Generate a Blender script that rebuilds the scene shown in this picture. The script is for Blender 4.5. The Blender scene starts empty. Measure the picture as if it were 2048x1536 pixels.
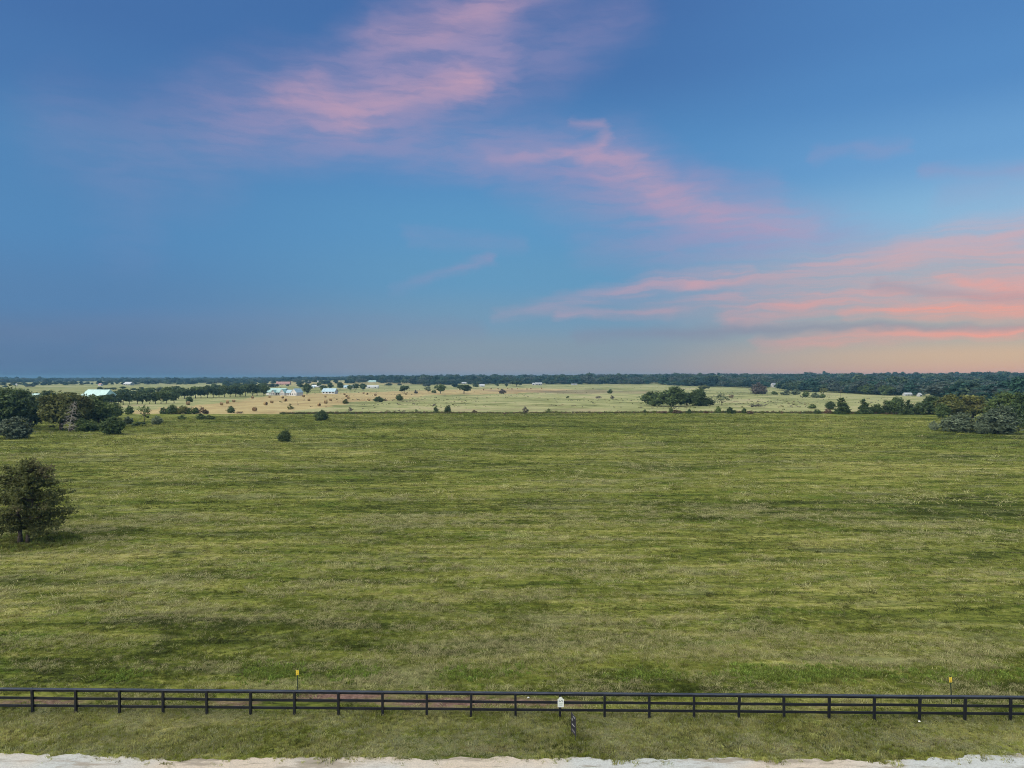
import bpy, bmesh, math, random
import numpy as np
from mathutils import Vector, Matrix

random.seed(7)
RNG = np.random.default_rng(11)
SC = bpy.context.scene
COL = SC.collection
R = math.radians

# ------------------------------------------------------------------ camera
CAM_H = 18.5                      # metres above the pasture
FPX, HORIZON, CX = 1420.0, 756.0, 1024.0     # measured on the 2048 px wide photograph
cam = bpy.data.cameras.new('camera')
cam.sensor_width = 36.0
cam.lens = 36.0 * FPX / 2048.0
cam.clip_start, cam.clip_end = 0.1, 40000.0
cam_ob = bpy.data.objects.new('camera', cam)
COL.objects.link(cam_ob)
cam_ob.location = (0, 0, CAM_H)
cam_ob.rotation_euler = (R(90) - math.atan((768 - HORIZON) / FPX), 0, 0)
SC.camera = cam_ob

SC.view_settings.view_transform = 'Standard'
SC.view_settings.look = 'None'
SC.view_settings.exposure = 0.25
SC.view_settings.gamma = 1.0
SC.view_settings.use_curve_mapping = False
SC.render.engine = 'CYCLES'
SC.cycles.use_denoising = True
SC.cycles.denoising_prefilter = 'NONE'
SC.cycles.filter_width = 1.05
SC.cycles.max_bounces = 4
SC.cycles.diffuse_bounces = 2
SC.cycles.volume_bounces = 0
SC.cycles.transparent_max_bounces = 4

SUN_EL, SUN_AZ = 44.0, -122.0     # degrees; high soft light from behind on the left, as the shadows in the pasture show
GLOW_AZ = 58.0                    # where the evening glow sits on the horizon

# ------------------------------------------------------------------ node helpers
def lin(c):
    return tuple((v / 255 / 12.92) if v / 255 <= 0.04045 else ((v / 255 + 0.055) / 1.055) ** 2.4 for v in c)

class NT:
    def __init__(self, tree):
        self.t = tree
        tree.nodes.clear()
    def n(self, kind, **kw):
        nd = self.t.nodes.new(kind)
        for k, v in kw.items():
            setattr(nd, k, v)
        return nd
    def put(self, sock, v):
        if v is None:
            return
        if isinstance(v, bpy.types.NodeSocket):
            self.t.links.new(v, sock)
        else:
            try:
                sock.default_value = v
            except Exception:
                sock.default_value = (*v, 1.0)
    def m(self, op, a, b=None, c=None, clamp=False):
        nd = self.n('ShaderNodeMath', operation=op, use_clamp=clamp)
        for i, v in enumerate((a, b, c)):
            self.put(nd.inputs[i], v)
        return nd.outputs[0]
    def v(self, op, a, b=None, scale=None):
        nd = self.n('ShaderNodeVectorMath', operation=op)
        self.put(nd.inputs[0], a)
        if b is not None:
            self.put(nd.inputs[1], b)
        if scale is not None:
            self.put(nd.inputs['Scale'], scale)
        return nd.outputs['Value'] if op in ('DOT_PRODUCT', 'LENGTH', 'DISTANCE') else nd.outputs['Vector']
    def mix(self, f, a, b, blend='MIX'):
        nd = self.n('ShaderNodeMix', data_type='RGBA', blend_type=blend)
        nd.clamp_factor = True
        self.put(nd.inputs['Factor'], f)
        self.put(nd.inputs['A'], a if isinstance(a, bpy.types.NodeSocket) else (*a[:3], 1))
        self.put(nd.inputs['B'], b if isinstance(b, bpy.types.NodeSocket) else (*b[:3], 1))
        return nd.outputs['Result']
    def ramp(self, f, stops, interp='LINEAR'):
        nd = self.n('ShaderNodeValToRGB')
        cr = nd.color_ramp
        cr.interpolation = interp
        while len(cr.elements) < len(stops):
            cr.elements.new(0.5)
        for e, (p, c) in zip(cr.elements, sorted(stops, key=lambda s: s[0])):
            e.position = p
            e.color = (*c[:3], 1)
        self.put(nd.inputs[0], f)
        return nd.outputs[0]
    def noise(self, vec, scale, detail=4, rough=0.55, dist=0.0, color=False):
        nd = self.n('ShaderNodeTexNoise')
        self.put(nd.inputs['Vector'], vec)
        nd.inputs['Scale'].default_value = scale
        nd.inputs['Detail'].default_value = detail
        nd.inputs['Roughness'].default_value = rough
        nd.inputs['Distortion'].default_value = dist
        return nd.outputs['Color' if color else 'Fac']
    def mapping(self, vec, scale=(1, 1, 1), rot=(0, 0, 0), loc=(0, 0, 0)):
        nd = self.n('ShaderNodeMapping')
        self.put(nd.inputs['Vector'], vec)
        nd.inputs['Scale'].default_value = scale
        nd.inputs['Rotation'].default_value = rot
        nd.inputs['Location'].default_value = loc
        return nd.outputs[0]
    def rng(self, v, a, b, c=0.0, d=1.0, smooth=True):
        nd = self.n('ShaderNodeMapRange')
        nd.interpolation_type = 'SMOOTHSTEP' if smooth else 'LINEAR'
        nd.clamp = True
        for i, x in enumerate((v, a, b, c, d)):
            self.put(nd.inputs[i], x)
        return nd.outputs[0]

# ------------------------------------------------------------------ sky (world)
def ang(px, py):                  # a direction in the sky, degrees of azimuth and elevation
    dx = (px - CX) / FPX
    dz = (HORIZON - py) / FPX
    return math.degrees(math.atan(dx)), math.degrees(math.atan(dz / math.hypot(1, dx)))

world = bpy.data.worlds.new('World')
SC.world = world
world.use_nodes = True
W = NT(world.node_tree)
d = W.v('NORMALIZE', W.n('ShaderNodeTexCoord').outputs['Generated'])
sp = W.n('ShaderNodeSeparateXYZ')
W.put(sp.inputs[0], d)
DEG = 57.29578
az = W.m('MULTIPLY', W.m('ARCTAN2', sp.outputs[0], sp.outputs[1]), DEG)
el = W.m('MULTIPLY', W.m('ARCSINE', sp.outputs[2]), DEG)
ca = R(GLOW_AZ)
hl = W.m('MAXIMUM', W.m('SQRT', W.m('SUBTRACT', 1.0, W.m('MULTIPLY', sp.outputs[2], sp.outputs[2]))), 0.01)
cosd = W.m('DIVIDE', W.m('ADD', W.m('MULTIPLY', sp.outputs[0], math.sin(ca)), W.m('MULTIPLY', sp.outputs[1], math.cos(ca))), hl)
elr = W.m('DIVIDE', el, 60.0, clamp=True)
def col_ramp(x, rows):
    return W.ramp(elr, [(max(0.0, ang(x, y)[1]) / 60.0, lin(c)) for y, c in rows] + [(0.8, lin((62, 102, 165)))], 'EASE')
left = col_ramp(150, [(754, (76, 100, 138)), (735, (84, 116, 156)), (680, (87, 121, 162)), (600, (84, 128, 174)), (450, (82, 136, 186)), (300, (80, 134, 186)), (130, (72, 120, 178)), (0, (68, 114, 174))])
mid = col_ramp(1000, [(752, (148, 149, 160)), (700, (132, 151, 168)), (640, (114, 152, 182)), (560, (98, 153, 192)), (450, (92, 152, 198)), (330, (84, 142, 196)), (130, (70, 118, 178)), (0, (68, 112, 174))])
right = col_ramp(1900, [(752, (230, 170, 138)), (715, (214, 180, 148)), (660, (170, 172, 168)), (560, (152, 178, 192)), (430, (140, 186, 220)), (300, (108, 162, 212)), (150, (86, 142, 200)), (0, (80, 134, 194))])
def cosat(px):
    return math.cos(R(ang(px, HORIZON)[0] - GLOW_AZ))
grad = W.mix(W.rng(cosd, cosat(150), cosat(1000)), left, mid)
grad = W.mix(W.rng(cosd, cosat(1220), cosat(2120)), grad, right)
nishita = W.n('ShaderNodeTexSky', sky_type='NISHITA')
nishita.sun_disc = False
nishita.sun_elevation = R(SUN_EL)
nishita.sun_rotation = R(SUN_AZ)
nishita.air_density, nishita.dust_density, nishita.ozone_density = 1.0, 0.6, 2.0
nish = W.v('SCALE', nishita.outputs[0], scale=0.055)
base = W.mix(W.rng(el, 0.0, 50.0, 0.92, 0.75), nish, grad)
# clouds: wind-drawn cirrus strokes lying in the sky, drawn out by noise
pv = W.n('ShaderNodeCombineXYZ')
W.put(pv.inputs[0], az); W.put(pv.inputs[1], el)
p0 = pv.outputs[0]
w1 = W.v('SUBTRACT', W.noise(W.mapping(p0, (0.16, 0.30, 1), (0, 0, R(-14))), 1.0, 3, 0.6, color=True), (0.5, 0.5, 0.5))
w2 = W.v('SUBTRACT', W.noise(W.mapping(p0, (0.45, 1.5, 1), (0, 0, R(-18)), (5, 3, 0)), 1.0, 4, 0.6, color=True), (0.5, 0.5, 0.5))
pw = W.v('ADD', p0, W.v('MULTIPLY', w1, (3.4, 1.5, 0)))
pw = W.v('ADD', pw, W.v('MULTIPLY', w2, (1.6, 0.55, 0)))
wn = W.noise(W.mapping(pw, (0.20, 1.1, 1), (0, 0, R(-24))), 1.0, 4, 0.55)
wisp = W.rng(wn, 0.26, 0.66, 0.46, 1.0)
wn2 = W.noise(W.mapping(pw, (0.10, 1.5, 1), (0, 0, R(-7)), (3, 8, 0)), 1.0, 5, 0.6)
wisp2 = W.rng(wn2, 0.32, 0.64, 0.38, 1.0)
LAV = [
    [(330, 240, 90, .15), (440, 228, 110, .42), (560, 210, 120, .58), (700, 230, 100, .65), (840, 195, 90, .65), (960, 150, 90, .5)],
    [(620, 165, 70, .35), (780, 95, 100, .55), (900, 50, 100, .6), (1080, -40, 90, .6)],
    [(760, 170, 90, .45), (860, 120, 100, .5), (960, 100, 90, .35)],
    [(500, 270, 80, .3), (720, 275, 80, .4), (830, 320, 60, .3), (960, 330, 45, .35)],
    [(940, 150, 90, .5), (1090, 125, 90, .4), (1260, 20, 80, .25)],
    [(820, 270, 70, .3), (1000, 305, 70, .5), (1140, 312, 70, .55), (1240, 320, 40, .35)],
    [(1060, 330, 110, .3), (1220, 360, 125, .72), (1330, 405, 110, .78), (1450, 442, 95, .78), (1600, 462, 80, .62), (1780, 475, 60, .12)],
    [(1180, 495, 50, .2), (1330, 505, 60, .4), (1500, 475, 60, .4)],
    [(150, 260, 110, .18), (400, 330, 110, .18)], [(250, 400, 90, .10), (270, 500, 70, .06)],
    [(820, 472, 24, .2), (1040, 486, 24, .16)], [(800, 575, 20, .15), (985, 515, 18, .45)],
    [(1640, 310, 22, .22), (1700, 303, 18, .18)], [(1720, 310, 22, .26), (1800, 296, 20, .22)],
    [(1840, 345, 18, .3), (2010, 334, 16, .3), (2100, 330, 16, .25)], [(1900, 390, 34, .16), (2100, 355, 44, .25)],
    [(1400, 355, 30, .25), (1540, 362, 28, .2)],
]
PINK = [
    [(540, 200, 40, .25), (700, 230, 50, .75), (760, 205, 46, .7), (850, 190, 42, .6), (935, 168, 44, .95)],
    [(560, 195, 34, .4), (640, 175, 34, .4), (700, 235, 34, .6)],
    [(760, 75, 46, .3), (880, 60, 44, .6), (960, 20, 50, .6), (1060, -30, 50, .5)],
    [(1150, 241, 14, .3), (1203, 250, 16, .6), (1216, 275, 18, .7), (1196, 297, 22, .6), (1135, 308, 18, .4)],
    [(980, 322, 18, .25), (1100, 306, 18, .5), (1180, 316, 12, .45), (1245, 314, 12, .55), (1300, 310, 8, .25)],
    [(1190, 325, 40, .35), (1275, 350, 62, .75), (1340, 400, 52, .6), (1480, 438, 46, .5), (1600, 455, 42, .3)],
]
SALM = [
    [(1000, 630, 20, .3), (1150, 598, 26, .5), (1290, 572, 28, .6), (1500, 546, 16, .6)],
    [(1110, 630, 16, .5), (1330, 620, 20, .45), (1480, 592, 18, .35)],
    [(1370, 568, 18, .6), (1500, 558, 16, .6), (1640, 532, 20, .5), (1760, 518, 34, .5), (1900, 490, 50, .55), (2080, 476, 62, .62), (2300, 440, 60, .6)],
    [(1300, 590, 60, .22), (1560, 575, 85, .4), (1800, 550, 100, .5), (2080, 535, 110, .55), (2300, 500, 110, .5)],
    [(1460, 632, 30, .5), (1600, 606, 34, .65), (1800, 588, 28, .5)],
    [(1690, 630, 16, .6), (1850, 618, 24, 1.0), (1980, 610, 32, 1.0), (2100, 602, 40, 1.0), (2300, 590, 50, .8)],
    [(1880, 550, 8, .4), (1990, 574, 12, .8), (2080, 568, 18, .9), (2300, 560, 30, .7)],
    [(1520, 684, 20, .4), (1700, 678, 20, .65), (1900, 668, 14, .85), (2080, 661, 16, 1.0), (2300, 650, 26, .8)],
]
MAUV = [
    [(1160, 673, 20, .35), (1330, 665, 20, .6), (1500, 657, 16, .65), (1800, 657, 12, .5), (2080, 650, 9, .35)],
    [(0, 655, 34, .12), (500, 640, 40, .2), (950, 660, 34, .3)], [(200, 705, 26, .12), (760, 700, 26, .2)],
    [(1750, 572, 18, .3), (1950, 594, 14, .35), (2100, 592, 14, .35)],
]
LAST = [None]                     # strokes are evaluated one after the other: the shader stack is small
def stroke_group():
    g = bpy.data.node_groups.new('cloud_stroke', 'ShaderNodeTree')
    for nm, ty in (('p', 'Vector'), ('before', 'Float'), ('a', 'Vector'), ('ba', 'Vector'), ('inv', 'Float'), ('w0', 'Float'), ('dw', 'Float'), ('s0', 'Float'), ('ds', 'Float')):
        g.interface.new_socket(nm, in_out='INPUT', socket_type='NodeSocket' + ty)
    g.interface.new_socket('f', in_out='OUTPUT', socket_type='NodeSocketFloat')
    G = NT(g)
    I = G.n('NodeGroupInput').outputs
    pa = G.v('SUBTRACT', G.v('SCALE', I['p'], scale=G.m('MULTIPLY_ADD', I['before'], 1e-9, 1.0)), I['a'])
    h = G.m('MULTIPLY', G.v('DOT_PRODUCT', pa, I['ba']), I['inv'], clamp=True)
    dist = G.v('LENGTH', G.v('SUBTRACT', pa, G.v('SCALE', I['ba'], scale=h)))
    f = G.rng(G.m('DIVIDE', dist, G.m('MULTIPLY_ADD', h, I['dw'], I['w0'])), 1.25, -0.1)
    f = G.m('MULTIPLY', f, G.m('MULTIPLY_ADD', h, I['ds'], I['s0']))
    g.links.new(f, G.n('NodeGroupOutput').inputs[0])
    return g
STROKE = stroke_group()
def segment(p, q):                # (px, py, half width px, strength) at both ends
    (x0, y0, r0, s0), (x1, y1, r1, s1) = p, q
    a, b = ang(x0, y0), ang(x1, y1)
    nd = W.n('ShaderNodeGroup', node_tree=STROKE)
    W.put(nd.inputs['p'], pw)
    W.put(nd.inputs['before'], 0.0 if LAST[0] is None else LAST[0])
    nd.inputs['a'].default_value = (a[0], a[1], 0)
    nd.inputs['ba'].default_value = (b[0] - a[0], b[1] - a[1], 0)
    nd.inputs['inv'].default_value = 1 / ((b[0] - a[0]) ** 2 + (b[1] - a[1]) ** 2)
    for k, v in (('w0', r0 * 0.0375), ('dw', (r1 - r0) * 0.0375), ('s0', s0), ('ds', s1 - s0)):
        nd.inputs[k].default_value = v
    LAST[0] = nd.outputs[0]
    return nd.outputs[0]
def many(strokes, tile):
    a0, a1, e0, e1 = tile
    t = None
    for st in strokes:
        tot = None
        for p, q in zip(st, st[1:]):
            A, B = ang(*p[:2]), ang(*q[:2])
            m = max(p[2], q[2]) * 0.0375 * 1.25
            if max(A[0], B[0]) + m + 2.4 < a0 or min(A[0], B[0]) - m - 2.4 > a1 or max(A[1], B[1]) + m + 1.3 < e0 or min(A[1], B[1]) - m - 1.3 > e1:
                continue
            f = segment(p, q)
            tot = f if tot is None else W.m('MAXIMUM', tot, f)
        if tot is not None:
            t = tot if t is None else W.m('SUBTRACT', W.m('ADD', t, tot), W.m('MULTIPLY', t, tot))
    return t
SKY_STRENGTH = 0.86
def background(c):
    b = W.n('ShaderNodeBackground')
    W.put(b.inputs[0], c)
    b.inputs[1].default_value = SKY_STRENGTH
    return b.outputs[0]
sky_cur = background(base)
warm = W.rng(cosd, cosat(1050), cosat(1950))
scol = W.mix(warm, lin((186, 158, 178)), W.mix(W.rng(el, 4.0, 9.5), lin((240, 160, 144)), lin((218, 168, 168))))
EL_CUT = [-0.5, 5.6, 11.0, 18.0, 34.0]
AZ_CUT = [-46, -22, -8, 6, 19, 29, 46]
for i0, i1 in zip(EL_CUT, EL_CUT[1:]):          # the sky is evaluated patch by patch, so each direction meets few strokes
    for j0, j1 in zip(AZ_CUT, AZ_CUT[1:]):
        tile = (j0, j1, i0, i1)
        LAST[0] = None
        sk = base
        lv, pk, sm, mv = (many(g, tile) for g in (LAV, PINK, SALM, MAUV))
        if lv is not None: sk = W.mix(W.m('MULTIPLY', lv, W.m('MULTIPLY', wisp, 0.95)), sk, lin((163, 148, 184)))
        if pk is not None: sk = W.mix(W.m('MULTIPLY', pk, W.m('MULTIPLY', wisp, 0.58)), sk, lin((210, 164, 178)))
        if sm is not None: sk = W.mix(W.m('MULTIPLY', sm, W.m('MULTIPLY', wisp2, 0.92)), sk, scol)
        if mv is not None: sk = W.mix(W.m('MULTIPLY', mv, 0.75), sk, lin((134, 134, 158)))
        if sk is base:
            continue
        inside = W.m('MULTIPLY', W.m('MULTIPLY', W.m('GREATER_THAN', az, j0), W.m('GREATER_THAN', j1, az)), W.m('MULTIPLY', W.m('GREATER_THAN', el, i0), W.m('GREATER_THAN', i1, el)))
        mx = W.n('ShaderNodeMixShader')
        W.put(mx.inputs[0], inside)
        W.t.links.new(sky_cur, mx.inputs[1]); W.t.links.new(background(sk), mx.inputs[2])
        sky_cur = mx.outputs[0]
W.t.links.new(sky_cur, W.n('ShaderNodeOutputWorld').inputs[0])
world.cycles.sampling_method = 'MANUAL'
world.cycles.sample_map_resolution = 512

# ------------------------------------------------------------------ sun, low glow softened by thin cloud
sun = bpy.data.lights.new('sun', 'SUN')
sun.energy, sun.angle, sun.color = 5.0, R(110), (1.0, 0.93, 0.82)
sun_ob = bpy.data.objects.new('sun', sun)
COL.objects.link(sun_ob)
sd = Vector((math.sin(R(SUN_AZ)) * math.cos(R(SUN_EL)), math.cos(R(SUN_AZ)) * math.cos(R(SUN_EL)), math.sin(R(SUN_EL))))
sun_ob.rotation_euler = sd.to_track_quat('Z', 'Y').to_euler()
sun_ob.location = sd * 200

# ------------------------------------------------------------------ terrain
def sstep(a, b, x):
    t = np.clip((x - a) / (b - a), 0, 1)
    return t * t * (3 - 2 * t)
def terrain(x, y):
    x = np.asarray(x, float); y = np.asarray(y, float)
    r = np.hypot(x, y)
    u = CX + FPX * x / np.maximum(y, 0.35 * r + 0.01)
    amp = np.interp(u, [0, 480, 640, 1000, 1300, 2048], [3.0, 4.0, 9.5, 11.5, 14.0, 17.0])
    z = amp * sstep(900, 2600, r)
    und = np.sin(x * .031 + 1.3) * np.sin(y * .027 + .4) * .22 + np.sin(x * .011 - y * .017) * .28 + np.sin(x * .09 + y * .05) * .06
    return z + und * sstep(60, 160, r)
def at(px, py):                   # the ground point seen at a pixel of the photograph
    dx, dz = (px - CX) / FPX, (HORIZON - py) / FPX
    ys = np.geomspace(12, 13000, 6000)
    gap = CAM_H + dz * ys - terrain(dx * ys, ys)
    i = np.nonzero(gap <= 0)[0]
    i = i[0] if len(i) else len(ys) - 1
    a, b = ys[max(i - 1, 0)], ys[i]
    for _ in range(30):
        c = (a + b) / 2
        if CAM_H + dz * c - float(terrain(dx * c, c)) <= 0: b = c
        else: a = c
    y = (a + b) / 2
    x = dx * y
    return Vector((x, y, float(terrain(x, y))))
def mpp(p):                       # metres for one pixel of the photograph at that point
    return p.y / FPX

# ------------------------------------------------------------------ object helpers
def tag(o, label=None, cat=None, group=None, kind=None):
    for k, v in (('label', label), ('category', cat), ('group', group), ('kind', kind)):
        if v:
            o[k] = v
    return o
def obj(name, data, parent=None, mat=None, loc=None):
    o = bpy.data.objects.new(name, data)
    COL.objects.link(o)
    if parent is not None:
        o.parent = parent
    if loc is not None:
        o.location = loc
    if mat is not None:
        if len(data.materials) == 0:
            data.materials.append(mat)
        elif data.materials[0] is not mat:
            o.material_slots[0].link = 'OBJECT'
            o.material_slots[0].material = mat
    return o
def empty(name, loc, rz=0.0, scale=(1, 1, 1)):
    o = bpy.data.objects.new(name, None)
    COL.objects.link(o)
    o.location, o.rotation_euler, o.scale = loc, (0, 0, rz), scale
    o.empty_display_size = 0.3
    return o
def mesh(name, verts, faces, smooth=False):
    me = bpy.data.meshes.new(name)
    me.from_pydata([tuple(v) for v in verts], [], [tuple(f) for f in faces])
    if smooth:
        for p in me.polygons:
            p.use_smooth = True
    me.update()
    return me
def quads_mesh(name, V, k=4):     # V: (n,k,3) array, every row a face of its own
    V = np.asarray(V, np.float32)
    n = len(V)
    me = bpy.data.meshes.new(name)
    me.vertices.add(n * k)
    me.vertices.foreach_set('co', V.reshape(-1))
    me.loops.add(n * k)
    me.loops.foreach_set('vertex_index', np.arange(n * k, dtype=np.int32))
    me.polygons.add(n)
    me.polygons.foreach_set('loop_start', np.arange(0, n * k, k, dtype=np.int32))
    me.update(calc_edges=True)
    return me
class MB:                         # collects boxes, prisms and tubes into one mesh
    def __init__(self): self.v, self.f = [], []
    def add(self, vs, fs):
        k = len(self.v)
        self.v += [tuple(v) for v in vs]
        self.f += [tuple(i + k for i in f) for f in fs]
        return self
    def box(self, c, s, rz=0.0):
        cs, sn = math.cos(rz), math.sin(rz)
        vs = []
        for dz in (-.5, .5):
            for dx, dy in ((-.5, -.5), (.5, -.5), (.5, .5), (-.5, .5)):
                x, y = dx * s[0], dy * s[1]
                vs.append((c[0] + x * cs - y * sn, c[1] + x * sn + y * cs, c[2] + dz * s[2]))
        return self.add(vs, [(3, 2, 1, 0), (4, 5, 6, 7), (0, 1, 5, 4), (1, 2, 6, 5), (2, 3, 7, 6), (3, 0, 4, 7)])
    def tube(self, pts, rad, n=6):
        pts = [Vector(p) for p in pts]
        rings = []
        for i, p in enumerate(pts):
            t = (pts[min(i + 1, len(pts) - 1)] - pts[max(i - 1, 0)]).normalized()
            a = t.orthogonal().normalized(); b = t.cross(a)
            rings.append([p + (a * math.cos(2 * math.pi * k / n) + b * math.sin(2 * math.pi * k / n)) * rad[i] for k in range(n)])
        vs = [v for r in rings for v in r]
        fs = [(i * n + k, i * n + (k + 1) % n, (i + 1) * n + (k + 1) % n, (i + 1) * n + k) for i in range(len(pts) - 1) for k in range(n)]
        fs += [tuple(reversed(range(n))), tuple(range((len(pts) - 1) * n, len(pts) * n))]
        return self.add(vs, fs)
    def mesh(self, name, smooth=False): return mesh(name, self.v, self.f, smooth)

# ------------------------------------------------------------------ materials
def mat(name, build, rough=0.85, spec=0.2):
    m = bpy.data.materials.new(name)
    m.use_nodes = True
    t = NT(m.node_tree)
    bs = t.n('ShaderNodeBsdfPrincipled')
    bs.inputs['Roughness'].default_value = rough
    bs.inputs['Specular IOR Level'].default_value = spec
    out = t.n('ShaderNodeOutputMaterial')
    t.t.links.new(bs.outputs[0], out.inputs[0])
    res = build(t, bs)
    if res is not None:
        t.put(bs.inputs['Base Color'], res)
    return m
def plain(name, c, rough=0.7, var=0.15, scale=3.0, spec=0.3):
    def b(t, bs):
        n = t.noise(t.n('ShaderNodeTexCoord').outputs['Object'], scale, 5, 0.6)
        return t.mix(t.rng(n, 0.3, 0.7), tuple(v * (1 - var) for v in c), tuple(min(1, v * (1 + var)) for v in c))
    return mat(name, b, rough, spec)

def field_colour(t, bright=1.02, fine=True):  # mown pasture: green regrowth, straw swaths, bare grey thatch, dark furrows
    P = t.n('ShaderNodeNewGeometry').outputs['Position']
    big = t.noise(P, 0.016, 3, 0.55)
    s0 = t.noise(t.mapping(P, (0.010, 0.055, 1), (0, 0, R(3))), 1.0, 4, 0.6, 0.6)
    s1 = t.noise(t.mapping(P, (0.075, 0.36, 1), (0, 0, R(-4))), 1.0, 5, 0.7, 0.9)
    v = t.m('ADD', t.m('MULTIPLY', big, 0.26), t.m('MULTIPLY', s0, 0.24))
    v = t.m('ADD', v, t.m('MULTIPLY', s1, 0.50))
    if fine:
        s2 = t.noise(t.mapping(P, (0.9, 2.0, 1), (0, 0, R(6)), (3, 1, 0)), 1.0, 5, 0.72, 0.5)
        v = t.m('ADD', v, t.m('MULTIPLY_ADD', s2, 0.30, -0.15))
    k = bright
    c = t.ramp(v, [(0.40, (.040 * k, .056 * k, .011 * k)), (0.455, (.092 * k, .120 * k, .022 * k)), (0.50, (.150 * k, .180 * k, .036 * k)),
                   (0.545, (.215 * k, .235 * k, .060 * k)), (0.60, (.34 * k, .335 * k, .12 * k)), (0.68, (.43 * k, .42 * k, .21 * k))])
    g = t.noise(t.mapping(P, (0.06, 0.20, 1), (0, 0, R(8)), (40, 9, 0)), 1.0, 4, 0.65)
    c = t.mix(t.rng(g, 0.54, 0.66, 0, 0.6), c, (.200 * k, .215 * k, .110 * k))
    c = t.mix(t.rng(g, 0.44, 0.32, 0, 0.6), c, (.105 * k, .170 * k, .026 * k))
    fu = t.noise(t.mapping(P, (0.06, 0.55, 1), (0, 0, R(-3)), (11, 5, 0)), 1.0, 4, 0.6, 0.4)
    fu = t.m('ABSOLUTE', t.m('SUBTRACT', fu, 0.5))
    c = t.mix(t.rng(fu, 0.022, 0.0, 0, t.rng(big, 0.40, 0.60, 0.15, 0.8)), c, (.040 * k, .052 * k, .013 * k))
    c = t.mix(1.0, c, (1.04, 1.0, .90), 'MULTIPLY')
    return c, v, P

def ground_build(t, bs):
    c, v, P = field_colour(t)
    at_ = t.n('ShaderNodeAttribute', attribute_name='region')
    sep = t.n('ShaderNodeSeparateColor')
    t.put(sep.inputs[0], at_.outputs['Color'])
    fn = t.noise(t.mapping(P, (0.05, 0.035, 1)), 1.0, 6, 0.75)
    fs = t.noise(t.mapping(P, (0.009, 0.009, 1), (0, 0, R(5))), 1.0, 7, 0.75)
    pale = t.ramp(t.m('MULTIPLY_ADD', fs, 0.6, t.m('MULTIPLY', fn, 0.4)), [(0.39, (.09, .105, .045)), (0.455, (.22, .235, .095)), (0.52, (.325, .335, .15)), (0.575, (.41, .37, .20)), (0.63, (.28, .23, .15))])
    tan = t.ramp(t.m('MULTIPLY_ADD', fs, 0.55, t.m('MULTIPLY', fn, 0.45)), [(0.36, (.24, .165, .08)), (0.48, (.37, .295, .135)), (0.6, (.46, .38, .18))])
    soil = t.ramp(t.noise(P, 2.2, 8, 0.75), [(0.35, (.085, .052, .040)), (0.52, (.19, .118, .092)), (0.62, (.26, .18, .145)), (0.74, (.12, .13, .05))])
    c = t.mix(sep.outputs[1], c, pale)
    c = t.mix(sep.outputs[0], c, tan)
    sn = t.rng(t.noise(t.mapping(P, (0.5, 1.2, 1)), 1.0, 5, 0.7), 0.32, 0.50)
    c = t.mix(t.m('MULTIPLY', sep.outputs[2], sn), c, soil)
    bp = t.n('ShaderNodeBump')
    bp.inputs['Strength'].default_value = 0.9
    bp.inputs['Distance'].default_value = 0.25
    t.put(bp.inputs['Height'], t.m('ADD', t.noise(t.mapping(P, (0.8, 1.5, 1)), 1.6, 5, 0.72), t.m('MULTIPLY', v, 1.5)))
    t.put(bs.inputs['Normal'], bp.outputs[0])
    return c
M_GROUND = mat('pasture_ground', ground_build, 0.95, 0.05)

def foliage(name, c1, c2, c3=None, trans=0.25):
    m = bpy.data.materials.new(name)
    m.use_nodes = True
    t = NT(m.node_tree)
    g = t.n('ShaderNodeNewGeometry')
    oi = t.n('ShaderNodeObjectInfo')
    P = g.outputs['Position']
    f = t.m('ADD', t.m('MULTIPLY', g.outputs['Random Per Island'], 0.55), t.m('MULTIPLY', t.noise(P, 0.35, 4, 0.6), 0.6))
    c = t.mix(t.rng(f, 0.3, 0.85, smooth=False), c1, c2)
    if c3:
        c = t.mix(t.rng(t.noise(P, 0.22, 4, 0.65), 0.52, 0.70, 0, 0.8), c, c3)
    hs = t.n('ShaderNodeHueSaturation')
    t.put(hs.inputs['Color'], c)
    t.put(hs.inputs['Value'], t.m('MULTIPLY_ADD', oi.outputs['Random'], 0.6, 0.72))
    t.put(hs.inputs['Hue'], t.m('MULTIPLY_ADD', oi.outputs['Random'], -0.022, 0.505))
    bs = t.n('ShaderNodeBsdfPrincipled')
    bs.inputs['Roughness'].default_value = 0.7
    bs.inputs['Specular IOR Level'].default_value = 0.25
    t.put(bs.inputs['Base Color'], hs.outputs[0])
    tr = t.n('ShaderNodeBsdfTranslucent')
    t.put(tr.inputs[0], hs.outputs[0])
    mx = t.n('ShaderNodeMixShader')
    mx.inputs[0].default_value = trans
    t.t.links.new(bs.outputs[0], mx.inputs[1])
    t.t.links.new(tr.outputs[0], mx.inputs[2])
    t.t.links.new(mx.outputs[0], t.n('ShaderNodeOutputMaterial').inputs[0])
    return m
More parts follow.
